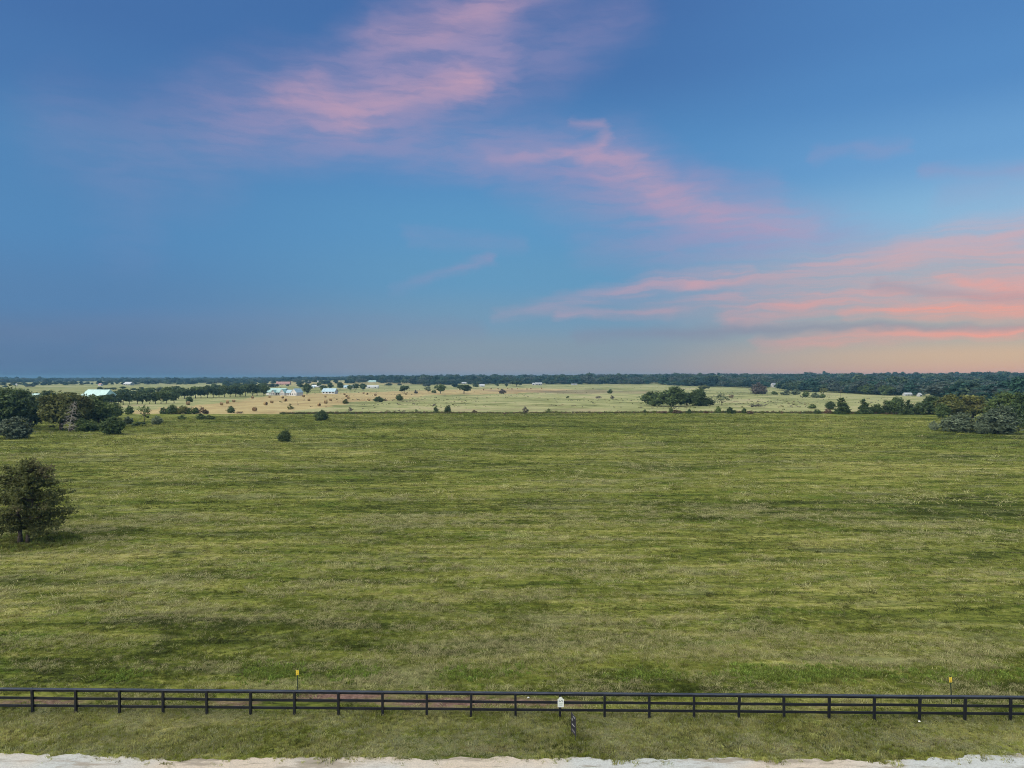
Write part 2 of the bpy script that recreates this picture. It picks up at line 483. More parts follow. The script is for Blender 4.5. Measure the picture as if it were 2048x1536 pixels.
FOL = {
    'dark':  foliage('dark_green_leaves', (.036, .066, .022), (.095, .145, .046)),
    'mid':   foliage('mid_green_leaves', (.052, .092, .024), (.135, .19, .052)),
    'grey':  foliage('grey_green_leaves', (.072, .105, .058), (.21, .26, .15)),
    'olive': foliage('olive_leaves', (.055, .070, .018), (.165, .180, .045), (.105, .098, .036)),
    'lush':  foliage('lush_green_leaves', (.045, .085, .018), (.110, .165, .040)),
    'brown': foliage('brown_dry_leaves', (.085, .062, .035), (.190, .130, .075)),
    'mauve': foliage('mauve_grey_twigs', (.075, .065, .058), (.160, .140, .115)),
    'cedar': foliage('cedar_leaves', (.050, .066, .020), (.150, .175, .055), (.175, .14, .08), .38),
    'wood4': foliage('grey_woodland_leaves', (.040, .060, .048), (.110, .140, .105)),
    'wood2': foliage('pale_woodland_leaves', (.030, .062, .032), (.085, .130, .060)),
    'wood3': foliage('deep_woodland_leaves', (.007, .028, .022), (.022, .056, .040)),
    'wood':  foliage('woodland_leaves', (.010, .042, .030), (.038, .090, .056)),
}
M_BARK = plain('grey_brown_bark', (.095, .075, .060), 0.9, 0.4, 6)
M_DEADWOOD = plain('weathered_pale_deadwood', (.34, .31, .27), 0.85, 0.25, 6)

# ------------------------------------------------------------------ ground sheet, split into its fields
def inpoly(px, py, poly):
    c = np.zeros(px.shape, bool)
    n = len(poly)
    for i in range(n):
        x0, y0 = poly[i]; x1, y1 = poly[(i + 1) % n]
        hit = ((y0 > py) != (y1 > py))
        xx = (x1 - x0) * (py - y0) / ((y1 - y0) if y1 != y0 else 1e-9) + x0
        c ^= hit & (px < xx)
    return c
def vnoise(x, y, s, seed=0):      # cheap smooth noise
    r = np.random.default_rng(seed).random((64, 64))
    xi, yi = x * s, y * s
    i, j = np.floor(xi).astype(int), np.floor(yi).astype(int)
    fx, fy = xi - i, yi - j
    fx, fy = fx * fx * (3 - 2 * fx), fy * fy * (3 - 2 * fy)
    g = lambda a, b: r[a % 64, b % 64]
    return (g(i, j) * (1 - fx) + g(i + 1, j) * fx) * (1 - fy) + (g(i, j + 1) * (1 - fx) + g(i + 1, j + 1) * fx) * fy
TAN = [(250, 829), (262, 822), (330, 815), (430, 808), (520, 796), (560, 791), (640, 788), (760, 784), (860, 780), (1000, 777), (1090, 777), (1150, 780), (1010, 787), (860, 790), (800, 799),
       (700, 805), (640, 815), (600, 822), (560, 829)]
FARTAN = [(540, 762), (900, 761), (900, 768), (640, 772), (540, 770)]
def build_ground():
    az_ = np.radians(np.concatenate([np.linspace(-88, -44, 60)[:-1], np.linspace(-44, 44, 560), np.linspace(44, 88, 60)[1:]]))
    r_ = np.concatenate([[1.0], np.geomspace(6, 30, 16)[:-1], np.geomspace(30, 3200, 420)[:-1], np.geomspace(3200, 8600, 36)])
    A, RR = np.meshgrid(az_, r_)
    X, Y = RR * np.sin(A), RR * np.cos(A)
    Z = terrain(X, Y)
    U = CX + FPX * X / np.maximum(Y, 0.02 * RR)
    V = HORIZON + FPX * (CAM_H - Z) / np.maximum(Y, 0.02 * RR)
    j1 = (vnoise(X + 900, Y + 900, .05, 1) - .5)
    j2 = (vnoise(X + 900, Y + 900, .012, 2) - .5)
    Uw, Vw = U + j1 * 26, V + j1 * 2.2 + j2 * 3
    beyond = V < 826
    far = V < 772
    tan = (inpoly(Uw, Vw, TAN) & (V < 828)).astype(float)
    tan += inpoly(Uw, Vw, FARTAN) * .55
    pale = np.where(beyond, .86, 0.0)
    pale *= 1 - .35 * ((U < 640) & (V < 790) & (V > 774))
    pale = np.where(far, .75 + .4 * j2, pale)
    soil = np.zeros_like(X)
    def blot(cx, cy, rx, ry, s):
        nonlocal soil
        q = ((U - cx + j1 * 40) / rx) ** 2 + ((V - cy + j1 * 6) / ry) ** 2
        soil = np.maximum(soil, s * np.clip(1.4 - q, 0, 1))
    for cx, cy, rx, ry, s in ((930, 1408, 210, 12, 1), (680, 1396, 130, 10, 1), (480, 1411, 60, 7, .8), (80, 1408, 110, 9, .9), (1130, 1412, 70, 9, .9), (1720, 1418, 120, 7, .5), (240, 1400, 60, 8, .5),
                              (1560, 1500, 90, 10, .5), (1300, 1502, 90, 8, .5), (700, 1495, 80, 8, .5), (320, 1500, 80, 8, .5), (1900, 1490, 100, 10, .5), (980, 1500, 60, 8, .5),
                              (40, 1085, 60, 10, .5), (1650, 1282, 30, 8, .4)):
        blot(cx, cy, rx, ry, s)
    for cx, cy, rx, ry, s in ((1150, 783, 110, 4, .55), (1010, 781, 60, 2.5, .5), (1280, 785, 60, 2.5, .4), (1080, 812, 60, 2, .4), (1120, 820, 140, 2.2, .3), (930, 820, 60, 2.0, .35), (830, 803, 40, 2.5, .3)):
        blot(cx, cy, rx, ry, s)
    nr, nc = X.shape
    idx = np.arange(nr * nc).reshape(nr, nc)
    F = np.stack([idx[:-1, :-1], idx[:-1, 1:], idx[1:, 1:], idx[1:, :-1]], -1).reshape(-1, 4)[:, ::-1]
    P = np.stack([X, Y, Z], -1).reshape(-1, 3)
    C = np.stack([np.clip(tan, 0, 1), np.clip(pale, 0, 1), np.clip(soil, 0, 1), np.ones_like(X)], -1).reshape(-1, 4)
    ft = tan.reshape(-1)[F].mean(1) > .5
    fb = beyond.reshape(-1)[F].mean(1) > .5
    cls = np.where(ft, 1, np.where(fb, 2, 0))
    for k, nm in ((0, 'ground'), (1, 'stubble_field'), (2, 'meadow')):
        sel = F[cls == k]
        used, inv = np.unique(sel.reshape(-1), return_inverse=True)
        me = bpy.data.meshes.new(nm)
        me.vertices.add(len(used)); me.vertices.foreach_set('co', P[used].astype(np.float32).reshape(-1))
        me.loops.add(len(inv)); me.loops.foreach_set('vertex_index', inv.astype(np.int32))
        me.polygons.add(len(sel)); me.polygons.foreach_set('loop_start', np.arange(0, len(inv), 4, dtype=np.int32))
        me.polygons.foreach_set('use_smooth', np.ones(len(sel), bool))
        me.update(calc_edges=True)
        at_ = me.color_attributes.new('region', 'FLOAT_COLOR', 'POINT')
        at_.data.foreach_set('color', C[used].astype(np.float32).reshape(-1))
        tag(obj(nm, me, mat=M_GROUND), kind='structure')
build_ground()

# ------------------------------------------------------------------ gravel road
def road_build(t, bs):
    P = t.n('ShaderNodeNewGeometry').outputs['Position']
    n1 = t.noise(t.mapping(P, (0.25, 0.9, 1)), 1.0, 7, 0.65)
    n2 = t.noise(P, 14.0, 6, 0.85)
    n3 = t.noise(P, 0.11, 3, 0.5)
    c = t.mix(t.rng(n3, 0.42, 0.60), (.50, .53, .49), (.58, .50, .38))
    c = t.mix(t.rng(n1, 0.50, 0.62, 0, .85), c, (.30, .26, .19))
    c = t.mix(t.rng(t.noise(t.mapping(P, (0.5, 2.4, 1), loc=(3, 3, 0)), 1.0, 8, 0.75), 0.55, 0.66, 0, .8), c, (.19, .18, .12))
    c = t.mix(t.rng(n2, 0.42, 0.66, 0, 0.6), c, (.26, .24, .20))
    bp = t.n('ShaderNodeBump')
    bp.inputs['Strength'].default_value = 0.8
    bp.inputs['Distance'].default_value = 0.04
    t.put(bp.inputs['Height'], n2)
    t.put(bs.inputs['Normal'], bp.outputs[0])
    return c
M_ROAD = mat('pale_gravel', road_build, 0.95, 0.1)
ROAD_PX = [-200, 0, 60, 150, 230, 330, 420, 520, 640, 760, 880, 1000, 1100, 1220, 1320, 1450, 1560, 1660, 1740, 1830, 1900, 1980, 2048, 2250]
ROAD_PY = [1508, 1508, 1516, 1513, 1517, 1523, 1525, 1520, 1516, 1518, 1521, 1518, 1520, 1522, 1523, 1521, 1523, 1525, 1526, 1523, 1520, 1515, 1512, 1508]
def road_edge_y(x):
    u = CX + FPX * x / 34.5
    v = np.interp(u, ROAD_PX, ROAD_PY)
    return CAM_H * FPX / (v - HORIZON) + (vnoise(x + 500, x * 0 + 3.3, 1.7, 5) - .5) * .35 + (vnoise(x + 500, x * 0 + 9.1, 5.1, 6) - .5) * .2
def build_road():
    xs = np.concatenate([np.linspace(-140, -32, 60)[:-1], np.linspace(-32, 32, 900), np.linspace(32, 140, 60)[1:]])
    ye = road_edge_y(xs)
    rows = []
    for k in range(8):
        f = k / 7
        y = ye * (1 - f) + (26.5 + 0.3 * np.sin(xs * .4)) * f
        z = 0.012 + 0.05 * math.sin(min(1, f * 3) * math.pi / 2) + 0 * xs
        rows.append(np.stack([xs, y, z], -1))
    G = np.stack(rows)
    n = len(xs)
    fs = [(k * n + i, (k + 1) * n + i, (k + 1) * n + i + 1, k * n + i + 1) for k in range(7) for i in range(n - 1)]
    tag(obj('gravel_road', mesh('gravel_road', G.reshape(-1, 3), fs, True), mat=M_ROAD), kind='structure')
build_road()

# ------------------------------------------------------------------ scatter (grass and far woods that nobody could count)
SRC = bpy.data.collections.new('scatter_sources')
def scatter(name, pts, scl, rot, sources, label, cat, pick=None):
    me = bpy.data.meshes.new(name)
    n = len(pts)
    me.vertices.add(n)
    me.vertices.foreach_set('co', np.asarray(pts, np.float32).reshape(-1))
    a = me.attributes.new('scl', 'FLOAT_VECTOR', 'POINT'); a.data.foreach_set('vector', np.asarray(scl, np.float32).reshape(-1))
    a = me.attributes.new('rot', 'FLOAT_VECTOR', 'POINT'); a.data.foreach_set('vector', np.asarray(rot, np.float32).reshape(-1))
    if pick is None:
        pick = RNG.integers(0, len(sources), n)
    a = me.attributes.new('pick', 'INT', 'POINT'); a.data.foreach_set('value', np.asarray(pick, np.int32))
    o = obj(name, me)
    tag(o, label, cat, kind='stuff')
    coll = bpy.data.collections.new(name + '_sources')
    for i, (s_me, s_mat) in enumerate(sources):
        so = bpy.data.objects.new(f'{name}_source_{i:02d}', s_me)
        if len(s_me.materials) == 0: s_me.materials.append(s_mat)
        else:
            so.material_slots[0].link = 'OBJECT'; so.material_slots[0].material = s_mat
        coll.objects.link(so)
    g = bpy.data.node_groups.new(name, 'GeometryNodeTree')
    g.interface.new_socket('Geometry', in_out='INPUT', socket_type='NodeSocketGeometry')
    g.interface.new_socket('Geometry', in_out='OUTPUT', socket_type='NodeSocketGeometry')
    N = g.nodes.new
    gi, go, ip, ci = N('NodeGroupInput'), N('NodeGroupOutput'), N('GeometryNodeInstanceOnPoints'), N('GeometryNodeCollectionInfo')
    ci.inputs['Collection'].default_value = coll
    ci.inputs['Separate Children'].default_value = True
    ci.inputs['Reset Children'].default_value = True
    def attr(nm, ty):
        q = N('GeometryNodeInputNamedAttribute'); q.data_type = ty; q.inputs[0].default_value = nm
        return q.outputs['Attribute']
    L = g.links.new
    L(gi.outputs[0], ip.inputs['Points']); L(ci.outputs[0], ip.inputs['Instance'])
    ip.inputs['Pick Instance'].default_value = True
    L(attr('pick', 'INT'), ip.inputs['Instance Index'])
    L(attr('rot', 'FLOAT_VECTOR'), ip.inputs['Rotation'])
    L(attr('scl', 'FLOAT_VECTOR'), ip.inputs['Scale'])
    L(ip.outputs[0], go.inputs[0])
    md = o.modifiers.new('scatter', 'NODES')
    md.node_group = g
    return o

def tuft_mesh(name, blades, spread, lean, width, seed):
    r = np.random.default_rng(seed)
    a = r.random(blades) * 2 * np.pi
    q = np.sqrt(r.random(blades)) * spread
    bx, by = np.cos(a) * q, np.sin(a) * q
    h = r.uniform(.45, 1.0, blades)
    la = a + r.normal(0, .8, blades)
    ll = lean * r.uniform(.3, 1.2, blades) * h
    ta = r.random(blades) * np.pi
    wx, wy = np.cos(ta) * width / 2, np.sin(ta) * width / 2
    z0 = np.full(blades, -.05)
    mx, my = bx + np.cos(la) * ll * .35, by + np.sin(la) * ll * .35
    tx, ty = bx + np.cos(la) * ll, by + np.sin(la) * ll
    A = np.stack([bx - wx, by - wy, z0], -1); B = np.stack([bx + wx, by + wy, z0], -1)
    Mr = np.stack([mx + wx * .8, my + wy * .8, h * .62], -1); Ml = np.stack([mx - wx * .8, my - wy * .8, h * .62], -1)
    T = np.stack([tx, ty, h], -1)
    V = np.concatenate([np.stack([A, B, Mr, Ml], 1), np.stack([Ml, Mr, T, T], 1)[:, :, :]], 0)
    V[blades:, 3] = (Ml + T) / 2
    return quads_mesh(name, V)
def tuft_mat(name, kind):
    def b(t, bs):
        g = t.n('ShaderNodeNewGeometry')
        oi = t.n('ShaderNodeObjectInfo')
        c, v, P = field_colour(t, 1.20, False)
        if kind == 'weed':
            c = t.mix(t.rng(g.outputs['Random Per Island'], 0, 1, smooth=False), (.105, .165, .022), (.24, .30, .060))
        elif kind == 'straw':
            c = t.mix(0.7, c, (.43, .40, .20))
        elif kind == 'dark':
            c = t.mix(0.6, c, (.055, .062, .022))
        elif kind == 'dust':
            c = t.mix(0.6, c, (.38, .38, .23))
        elif kind == 'verge':
            c = t.mix(0.65, c, t.mix(t.rng(t.noise(P, .45, 4, .6), .35, .65), (.215, .245, .042), (.48, .46, .17)))
        hs = t.n('ShaderNodeHueSaturation')
        t.put(hs.inputs['Color'], c)
        t.put(hs.inputs['Value'], t.m('MULTIPLY_ADD', g.outputs['Random Per Island'], 0.6, t.m('MULTIPLY_ADD', oi.outputs['Random'], 0.6, 0.46)))
        t.put(hs.inputs['Hue'], t.m('MULTIPLY_ADD', oi.outputs['Random'], 0.024, 0.488))
        tr = t.n('ShaderNodeBsdfTranslucent')
        t.put(tr.inputs[0], hs.outputs[0])
        mx = t.n('ShaderNodeMixShader')
        mx.inputs[0].default_value = 0.38
        t.t.links.new(bs.outputs[0], mx.inputs[1]); t.t.links.new(tr.outputs[0], mx.inputs[2])
        t.t.links.new(mx.outputs[0], [n for n in t.t.nodes if n.type == 'OUTPUT_MATERIAL'][0].inputs[0])
        return hs.outputs[0]
    return mat(name, b, 0.8, 0.15)
TM = {k: tuft_mat(k + '_grass', k) for k in ('mown', 'straw', 'dark', 'weed', 'verge', 'dust')}
T_short = [tuft_mesh(f'short_tuft_{i}', 16, .95, .9, .16, 20 + i) for i in range(3)]
T_tall = [tuft_mesh(f'tall_tuft_{i}', 18, .38, .55, .075, 30 + i) for i in range(3)]
T_flat = [tuft_mesh(f'flat_tuft_{i}', 18, 1.1, 2.0, .14, 40 + i) for i in range(2)]
T_leafy = [tuft_mesh(f'leafy_tuft_{i}', 26, .75, .7, .22, 50 + i) for i in range(2)]

def sector_points(n, r0, r1, amax=43):
    a = np.radians(RNG.uniform(-amax, amax, n))
    r = np.sqrt(RNG.uniform(r0 ** 2, r1 ** 2, n))
    return r * np.sin(a), r * np.cos(a)
def px_of(x, y):
    z = terrain(x, y)
    return CX + FPX * x / y, HORIZON + FPX * (CAM_H - z) / y
def tilt(n, k=.15):
    return np.stack([RNG.normal(0, k, n), RNG.normal(0, k, n), RNG.random(n) * 6.283], -1)
def fence_y(x):
    return 39.09 + (x + 26.5) * (38.13 - 39.09) / (26.88 + 26.5)

STRAW = [(1145, 955, 60, 16), (1060, 1012, 40, 8), (1780, 1010, 120, 14), (1850, 1090, 150, 22), (150, 1130, 230, 26), (480, 1130, 160, 18), (760, 1120, 120, 16), (950, 1120, 60, 14), (1700, 1180, 160, 26), (1950, 1160, 120, 24),
         (1390, 1240, 110, 14), (300, 1230, 160, 20), (1150, 1240, 60, 16), (1640, 925, 200, 7), (420, 960, 140, 8), (860, 905, 160, 5), (1940, 915, 140, 10), (80, 1290, 160, 16)]
def grass():
    # verge between road and fence
    n = 62000
    x = RNG.uniform(-36, 36, n); y = RNG.uniform(33.2, 39.6, n)
    ok = (y < fence_y(x) + .4) & (y > road_edge_y(x) - .75 * RNG.random(n) ** 2 * (vnoise(x + 90, y + 90, 1.1, 61) > .42))
    u, v = px_of(x, y)
    near_edge = np.clip((y - road_edge_y(x) + .3) / 1.6, 0, 1)
    ok &= RNG.random(n) < (.25 + .75 * near_edge) * (.55 + .7 * vnoise(x + 300, y + 300, .55, 8))
    x, y = x[ok], y[ok]; n = len(x)
    s = RNG.uniform(.07, .15, n) * (.7 + .7 * vnoise(x + 300, y + 300, .5, 9))
    hgt = s * RNG.uniform(.7, 1.3, n)
    pick = RNG.choice(8, n, p=[.22, .22, .12, .10, .08, .08, .09, .09])
    bare = vnoise(x + 40, y + 40, .42, 62) * .6 + vnoise(x + 40, y + 40, 1.3, 63) * .4
    pick = np.where(RNG.random(n) < np.clip((bare - .52) * 5, 0, .8), RNG.choice([2, 3, 6], n), pick)
    pick = np.where(RNG.random(n) < np.clip((.40 - bare) * 5, 0, .7), RNG.choice([4, 5, 7], n), pick)
    hgt = hgt * np.where(bare > .56, .6, 1.1)
    scatter('verge_grass', np.stack([x, y, 0 * x], -1), np.stack([s, s, hgt], -1), tilt(n),
            [(T_short[0], TM['verge']), (T_short[1], TM['verge']), (T_short[2], TM['dust']), (T_flat[0], TM['dust']), (T_tall[0], TM['verge']), (T_leafy[0], TM['verge']), (T_flat[1], TM['straw']), (T_short[0], TM['dark'])],
            'short roadside grass between the gravel road and the black fence', 'grass', pick)
    # pasture grass, finest near the fence
    P, S, K = [], [], []
    for r0, r1, n, lo, hi in ((37.5, 62, 62000, .09, .19), (62, 110, 62000, .15, .32), (110, 210, 60000, .28, .60), (210, 372, 46000, .5, 1.05)):
        x, y = sector_points(n, r0, r1)
        u, v = px_of(x, y)
        ok = (y > fence_y(x) + .1) & (v > 827)
        soilq = ((np.abs(v - 1406 + 6 * np.sin(u * .02)) < 12) & (((u > 420) & (u < 1170)) | (u < 190)))
        ok &= ~(soilq & (RNG.random(n) < .94))
        pale = ((u - 1540) / 45) ** 2 + ((v - 1327) / 4) ** 2 < 1
        pale |= ((u - 1770) / 50) ** 2 + ((v - 1322) / 6) ** 2 < 1
        ok &= ~pale
        x, y, v, u = x[ok], y[ok], v[ok], u[ok]
        m = len(x)
        patch = vnoise(x + 800, (y + 800) * 3.2, .035, 12) * .4 + vnoise(x + 800, (y + 800) * 4, .11, 13) * .33 + vnoise(x + 800, (y + 800) * 2, .42, 14) * .27
        clump = vnoise(x + 700, y + 700, .9 if r1 < 120 else .3, 16) * .6 + vnoise(x + 700, y + 700, 2.3 if r1 < 120 else .7, 17) * .4
        s = RNG.uniform(lo, hi, m) * (.45 + .6 * patch + .6 * clump)
        hk = np.where(r1 > 200, .35, np.where(r1 > 100, .5, .8))
        k = RNG.choice(8, m, p=[.26, .24, .2, .06, .1, .04, .06, .04])
        k = np.where(RNG.random(m) < np.clip((patch - .52) * 4, 0, .6), 6, k)
        k = np.where(RNG.random(m) < np.clip((.46 - patch) * 4, 0, .6), 5, k)
        strawp = np.zeros(m)
        for bu, bv, bw, bh in STRAW:
            strawp = np.maximum(strawp, np.exp(-((u - bu) / bw) ** 2 - ((v - bv) / bh) ** 2))
        k = np.where(RNG.random(m) < strawp * .8 * np.clip(patch * 2.2 - .3, 0, 1), np.where(RNG.random(m) < .6, 6, 7), k)
        if r1 > 120:                      # no single tall blades far out
            k = np.where(k == 7, 6, np.where(k == 3, 0, k))
            k = np.where((k == 6) & (RNG.random(m) < (.9 if r1 > 220 else .5)), 4, k)
        P.append(np.stack([x, y, terrain(x, y)], -1)); S.append(np.stack([s, s, s * hk * RNG.uniform(.5, 1.2, m) * (.5 + 1.3 * clump ** 1.5)], -1)); K.append(k)
    P, S, K = map(np.concatenate, (P, S, K))
    scatter('pasture_grass', P, S, tilt(len(P)),
            [(T_short[0], TM['mown']), (T_short[1], TM['mown']), (T_short[2], TM['mown']), (T_tall[0], TM['mown']), (T_flat[0], TM['mown']), (T_short[1], TM['dark']), (T_flat[1], TM['straw']), (T_tall[1], TM['straw'])],
            'mown green and straw coloured grass covering the open pasture', 'grass', K)
    # greener broadleaf weeds in a strip just inside the fence
    n = 5200
    u = RNG.uniform(-60, 2110, n); v = RNG.normal(1346, 9, n)
    v = v + (u / 2048) * 6
    x = (u - CX) / FPX * (CAM_H * FPX / (v - HORIZON)); y = CAM_H * FPX / (v - HORIZON)
    den = vnoise(x + 100, y + 100, .33, 21)
    ok = (RNG.random(n) < np.clip((den - .36) * 2.2, 0, 1)) & (y > fence_y(x) + .6) & ((u < 700) | (RNG.random(n) < .55))
    x, y, u = x[ok], y[ok], u[ok]
    cl = np.concatenate([RNG.normal((1545, 1352), (28, 7), (240, 2)), RNG.normal((1290, 1352), (45, 6), (110, 2)), RNG.normal((1690, 1350), (50, 7), (160, 2))])
    yc = CAM_H * FPX / (cl[:, 1] - HORIZON); xc = (cl[:, 0] - CX) / FPX * yc
    x, y = np.concatenate([x, xc]), np.concatenate([y, yc])
    m = len(x)
    s = RNG.uniform(.14, .30, m)
    scatter('green_weeds', np.stack([x, y, 0 * x], -1), np.stack([s, s, s * RNG.uniform(.6, 1.1, m)], -1), tilt(m, .2),
            [(T_leafy[0], TM['weed']), (T_leafy[1], TM['weed']), (T_tall[2], TM['weed'])], 'bright green weeds growing in a strip inside the black fence', 'weeds')
    # rough dark growth along the far boundary of the pasture
    n = 5200
    u = RNG.uniform(560, 1900, n)
    v = 826.3 + RNG.normal(0, .5, n) + np.interp(u, [560, 700, 1050, 1500, 1900], [1.5, 0, 0, 1, 2])
    y = CAM_H * FPX / (v - HORIZON); x = (u - CX) / FPX * y
    s = RNG.uniform(.35, .9, n)
    scatter('boundary_growth', np.stack([x, y, terrain(x, y)], -1), np.stack([s, s, s * RNG.uniform(.6, 1.6, n)], -1), tilt(n, .2),
            [(T_leafy[0], TM['dark']), (T_leafy[1], FOL['brown']), (T_tall[2], TM['dark']), (T_short[0], FOL['dark'])], 'dark rough growth in a thin line along the far pasture boundary', 'undergrowth')
    # tussocks and low brush dotted over the far pale meadow
    n = 9000
    u = RNG.uniform(560, 1880, n); v = 777 + RNG.random(n) ** 1.2 * 47
    y = CAM_H * FPX / (v - HORIZON); x = (u - CX) / FPX * y
    q = vnoise(x + 2000, (y + 2000) * 1.6, .022, 31) * np.where(inpoly(u, v, TAN), .8, 1)
    ok = (RNG.random(n) < np.clip((q - .48) * 1.8, 0.03, .6))
    x, y = x[ok], y[ok]; m = len(x)
    s = RNG.uniform(.35, 1.0, m)
    scatter('meadow_tussocks', np.stack([x, y, terrain(x, y)], -1), np.stack([s, s, s * RNG.uniform(.5, 1.1, m)], -1), tilt(m, .2),
            [(T_leafy[0], TM['dark']), (T_leafy[1], FOL['mauve']), (T_short[2], FOL['brown']), (T_tall[2], FOL['mauve'])], 'scattered dark tussocks and low brush over the pale far meadow', 'brush')
grass()

# ------------------------------------------------------------------ crowns and trunks
def leaves(C, N, size, r, aspect=1.5):    # a diamond leaf spray at every centre, facing about N
    n = len(C)
    N = N / np.maximum(np.linalg.norm(N, axis=1, keepdims=True), 1e-6)
    t = r.normal(size=(n, 3))
    a = np.cross(N, t); a /= np.maximum(np.linalg.norm(a, axis=1, keepdims=True), 1e-6)
    b = np.cross(N, a)
    s = (size * r.uniform(.55, 1.4, n))[:, None]
    a, b = a * s * aspect * .5, b * s * .5
    bend = N * s * .18
    return np.stack([C - a, C + b * r.uniform(.6, 1, (n, 1)) - bend, C + a, C - b * r.uniform(.6, 1, (n, 1)) - bend], 1)
def lobes_crown(name, seed, lobes, n_clump, per, leaf, spread, zmin=0.0, up=.35, full=False):
    # lobes: (x,y,z,rx,ry,rz) ; sprays sit in clumps on the lobes' skins, thinner inside
    r = np.random.default_rng(seed)
    L = np.array(lobes, float)
    wgt = (L[:, 3] * L[:, 5]); wgt /= wgt.sum()
    k = r.choice(len(L), n_clump, p=wgt)
    dirs = r.normal(size=(n_clump, 3)); dirs /= np.linalg.norm(dirs, axis=1, keepdims=True)
    if not full:
        dirs[:, 2] = np.where(dirs[:, 2] < -.3, -dirs[:, 2] * .6, dirs[:, 2])
    rad = 1 - .42 * r.random(n_clump) ** 2.0
    rad *= 1 + .17 * r.normal(size=n_clump)
    cc = L[k, :3] + dirs * L[k, 3:6] * rad[:, None]
    if full:
        cc[:, 2] = np.where(cc[:, 2] < .03, r.uniform(.02, .16, n_clump), cc[:, 2])
    cc = cc[cc[:, 2] > zmin]
    m = len(cc)
    csz = spread * r.uniform(.55, 1.35, m)
    off = r.normal(size=(m, per, 3)) * csz[:, None, None] * np.array([1, 1, .62])
    C = (cc[:, None, :] + off).reshape(-1, 3)
    ctr = np.array([0, 0, L[:, 2].mean() * .7])
    N = (C - ctr) * 1.0 + r.normal(size=C.shape) * .45 + np.array([0, 0, up])
    keep = C[:, 2] > zmin * .6
    C, N = C[keep], N[keep]
    return quads_mesh(name, leaves(C, N, leaf, r))
def oak_lobes(r, n, squat=1.0):
    out = [(0, 0, .54, .32, .32, .38)]
    for i in range(n):
        a = 2 * math.pi * (i + r.random() * .7) / n
        q = r.uniform(.20, .32)
        out.append((math.cos(a) * q, math.sin(a) * q, r.uniform(.24, .66) * squat, r.uniform(.15, .22), r.uniform(.15, .22), r.uniform(.15, .25)))
    for i in range(max(2, n // 3)):
        out.append((r.uniform(-.16, .16), r.uniform(-.16, .16), r.uniform(.74, .84), r.uniform(.13, .19), r.uniform(.13, .19), r.uniform(.12, .18)))
    return out
def bush_lobes(r, n):
    out = [(0, 0, .45, .36, .36, .44)]
    for i in range(n):
        a = 2 * math.pi * (i + r.random() * .7) / n
        q = r.uniform(.2, .33)
        out.append((math.cos(a) * q, math.sin(a) * q, r.uniform(.2, .5), r.uniform(.15, .22), r.uniform(.15, .22), r.uniform(.2, .34)))
    out.append((r.uniform(-.15, .15), 0, .78, .18, .18, .2))
    return out
def cone_lobes(r, n):
    out = []
    for i in range(n):
        z = .08 + .84 * i / (n - 1)
        w = .40 * (1 - z) ** .8 + .04
        for k in range(4 if z < .7 else 2):
            a = r.random() * 6.283
            out.append((math.cos(a) * w * .55, math.sin(a) * w * .55, z + r.uniform(-.03, .03), w * .55, w * .55, .09))
    return out
def trunk_mesh(name, seed, h=.45, rad=.035, limbs=5, reach=.26, stems=1):
    r = random.Random(seed)
    b = MB()
    for s in range(stems):
        ox = (s - (stems - 1) / 2) * .06
        lx = ox * 2.2 + r.uniform(-.03, .03)
        pts = [(ox, 0, -.03), (ox * 1.1 + r.uniform(-.01, .01), r.uniform(-.01, .01), h * .3), (lx, r.uniform(-.02, .02), h * .7), (lx * 1.4, r.uniform(-.03, .03), h * 1.35)]
        b.tube(pts, [rad * 1.35, rad, rad * .8, rad * .35], 7)
        for i in range(limbs):
            a = 6.283 * (i + r.random()) / limbs
            z0 = h * r.uniform(.55, 1.1)
            e = (lx + math.cos(a) * reach, math.sin(a) * reach, z0 + r.uniform(.12, .3))
            m = (lx + math.cos(a) * reach * .45, math.sin(a) * reach * .45, z0 + r.uniform(.02, .12))
            b.tube([(lx * .9, 0, z0 - .03), m, e], [rad * .55, rad * .38, rad * .12], 5)
    return b.mesh(name, True)
rr = random.Random(3)
CROWN, TRUNK = {}, {}
CROWN['oak'] = [lobes_crown(f'oak_crown_{i}', 100 + i, oak_lobes(rr, 9), 420, 13, .052, .042, .04, full=True) for i in range(5)]
TRUNK['oak'] = [trunk_mesh(f'oak_trunk_{i}', 200 + i) for i in range(5)]
CROWN['bush'] = [lobes_crown(f'bush_crown_{i}', 120 + i, bush_lobes(rr, 7), 400, 13, .052, .045, 0.0, full=True) for i in range(5)]
TRUNK['bush'] = [trunk_mesh(f'bush_trunk_{i}', 220 + i, .3, .022, 5, .25) for i in range(5)]
CROWN['cone'] = [lobes_crown(f'cedar_crown_{i}', 140 + i, cone_lobes(rr, 9), 400, 12, .05, .036, 0.02, full=True) for i in range(3)]
TRUNK['cone'] = [trunk_mesh(f'cedar_trunk_{i}', 240 + i, .6, .03, 6, .18) for i in range(3)]
CROWN['row'] = [lobes_crown(f'row_crown_{i}', 160 + i, oak_lobes(rr, 6, 1.1), 230, 11, .075, .05, .17) for i in range(4)]
TRUNK['row'] = [trunk_mesh(f'row_trunk_{i}', 260 + i, .36, .03, 4, .2) for i in range(4)]
CROWN['thin'] = [lobes_crown(f'thin_crown_{i}', 180 + i, oak_lobes(rr, 6), 62, 9, .06, .05, .2, .6) for i in range(3)]
TRUNK['thin'] = [trunk_mesh(f'thin_trunk_{i}', 280 + i, .42, .024, 7, .36) for i in range(3)]
CROWN['small'] = [lobes_crown(f'small_crown_{i}', 190 + i, bush_lobes(rr, 5), 120, 8, .11, .06, 0.0, full=True) for i in range(5)]
CROWN['weed'] = [lobes_crown(f'weed_crown_{i}', 195 + i, bush_lobes(rr, 5), 46, 7, .10, .07, 0.0, full=True) for i in range(3)]
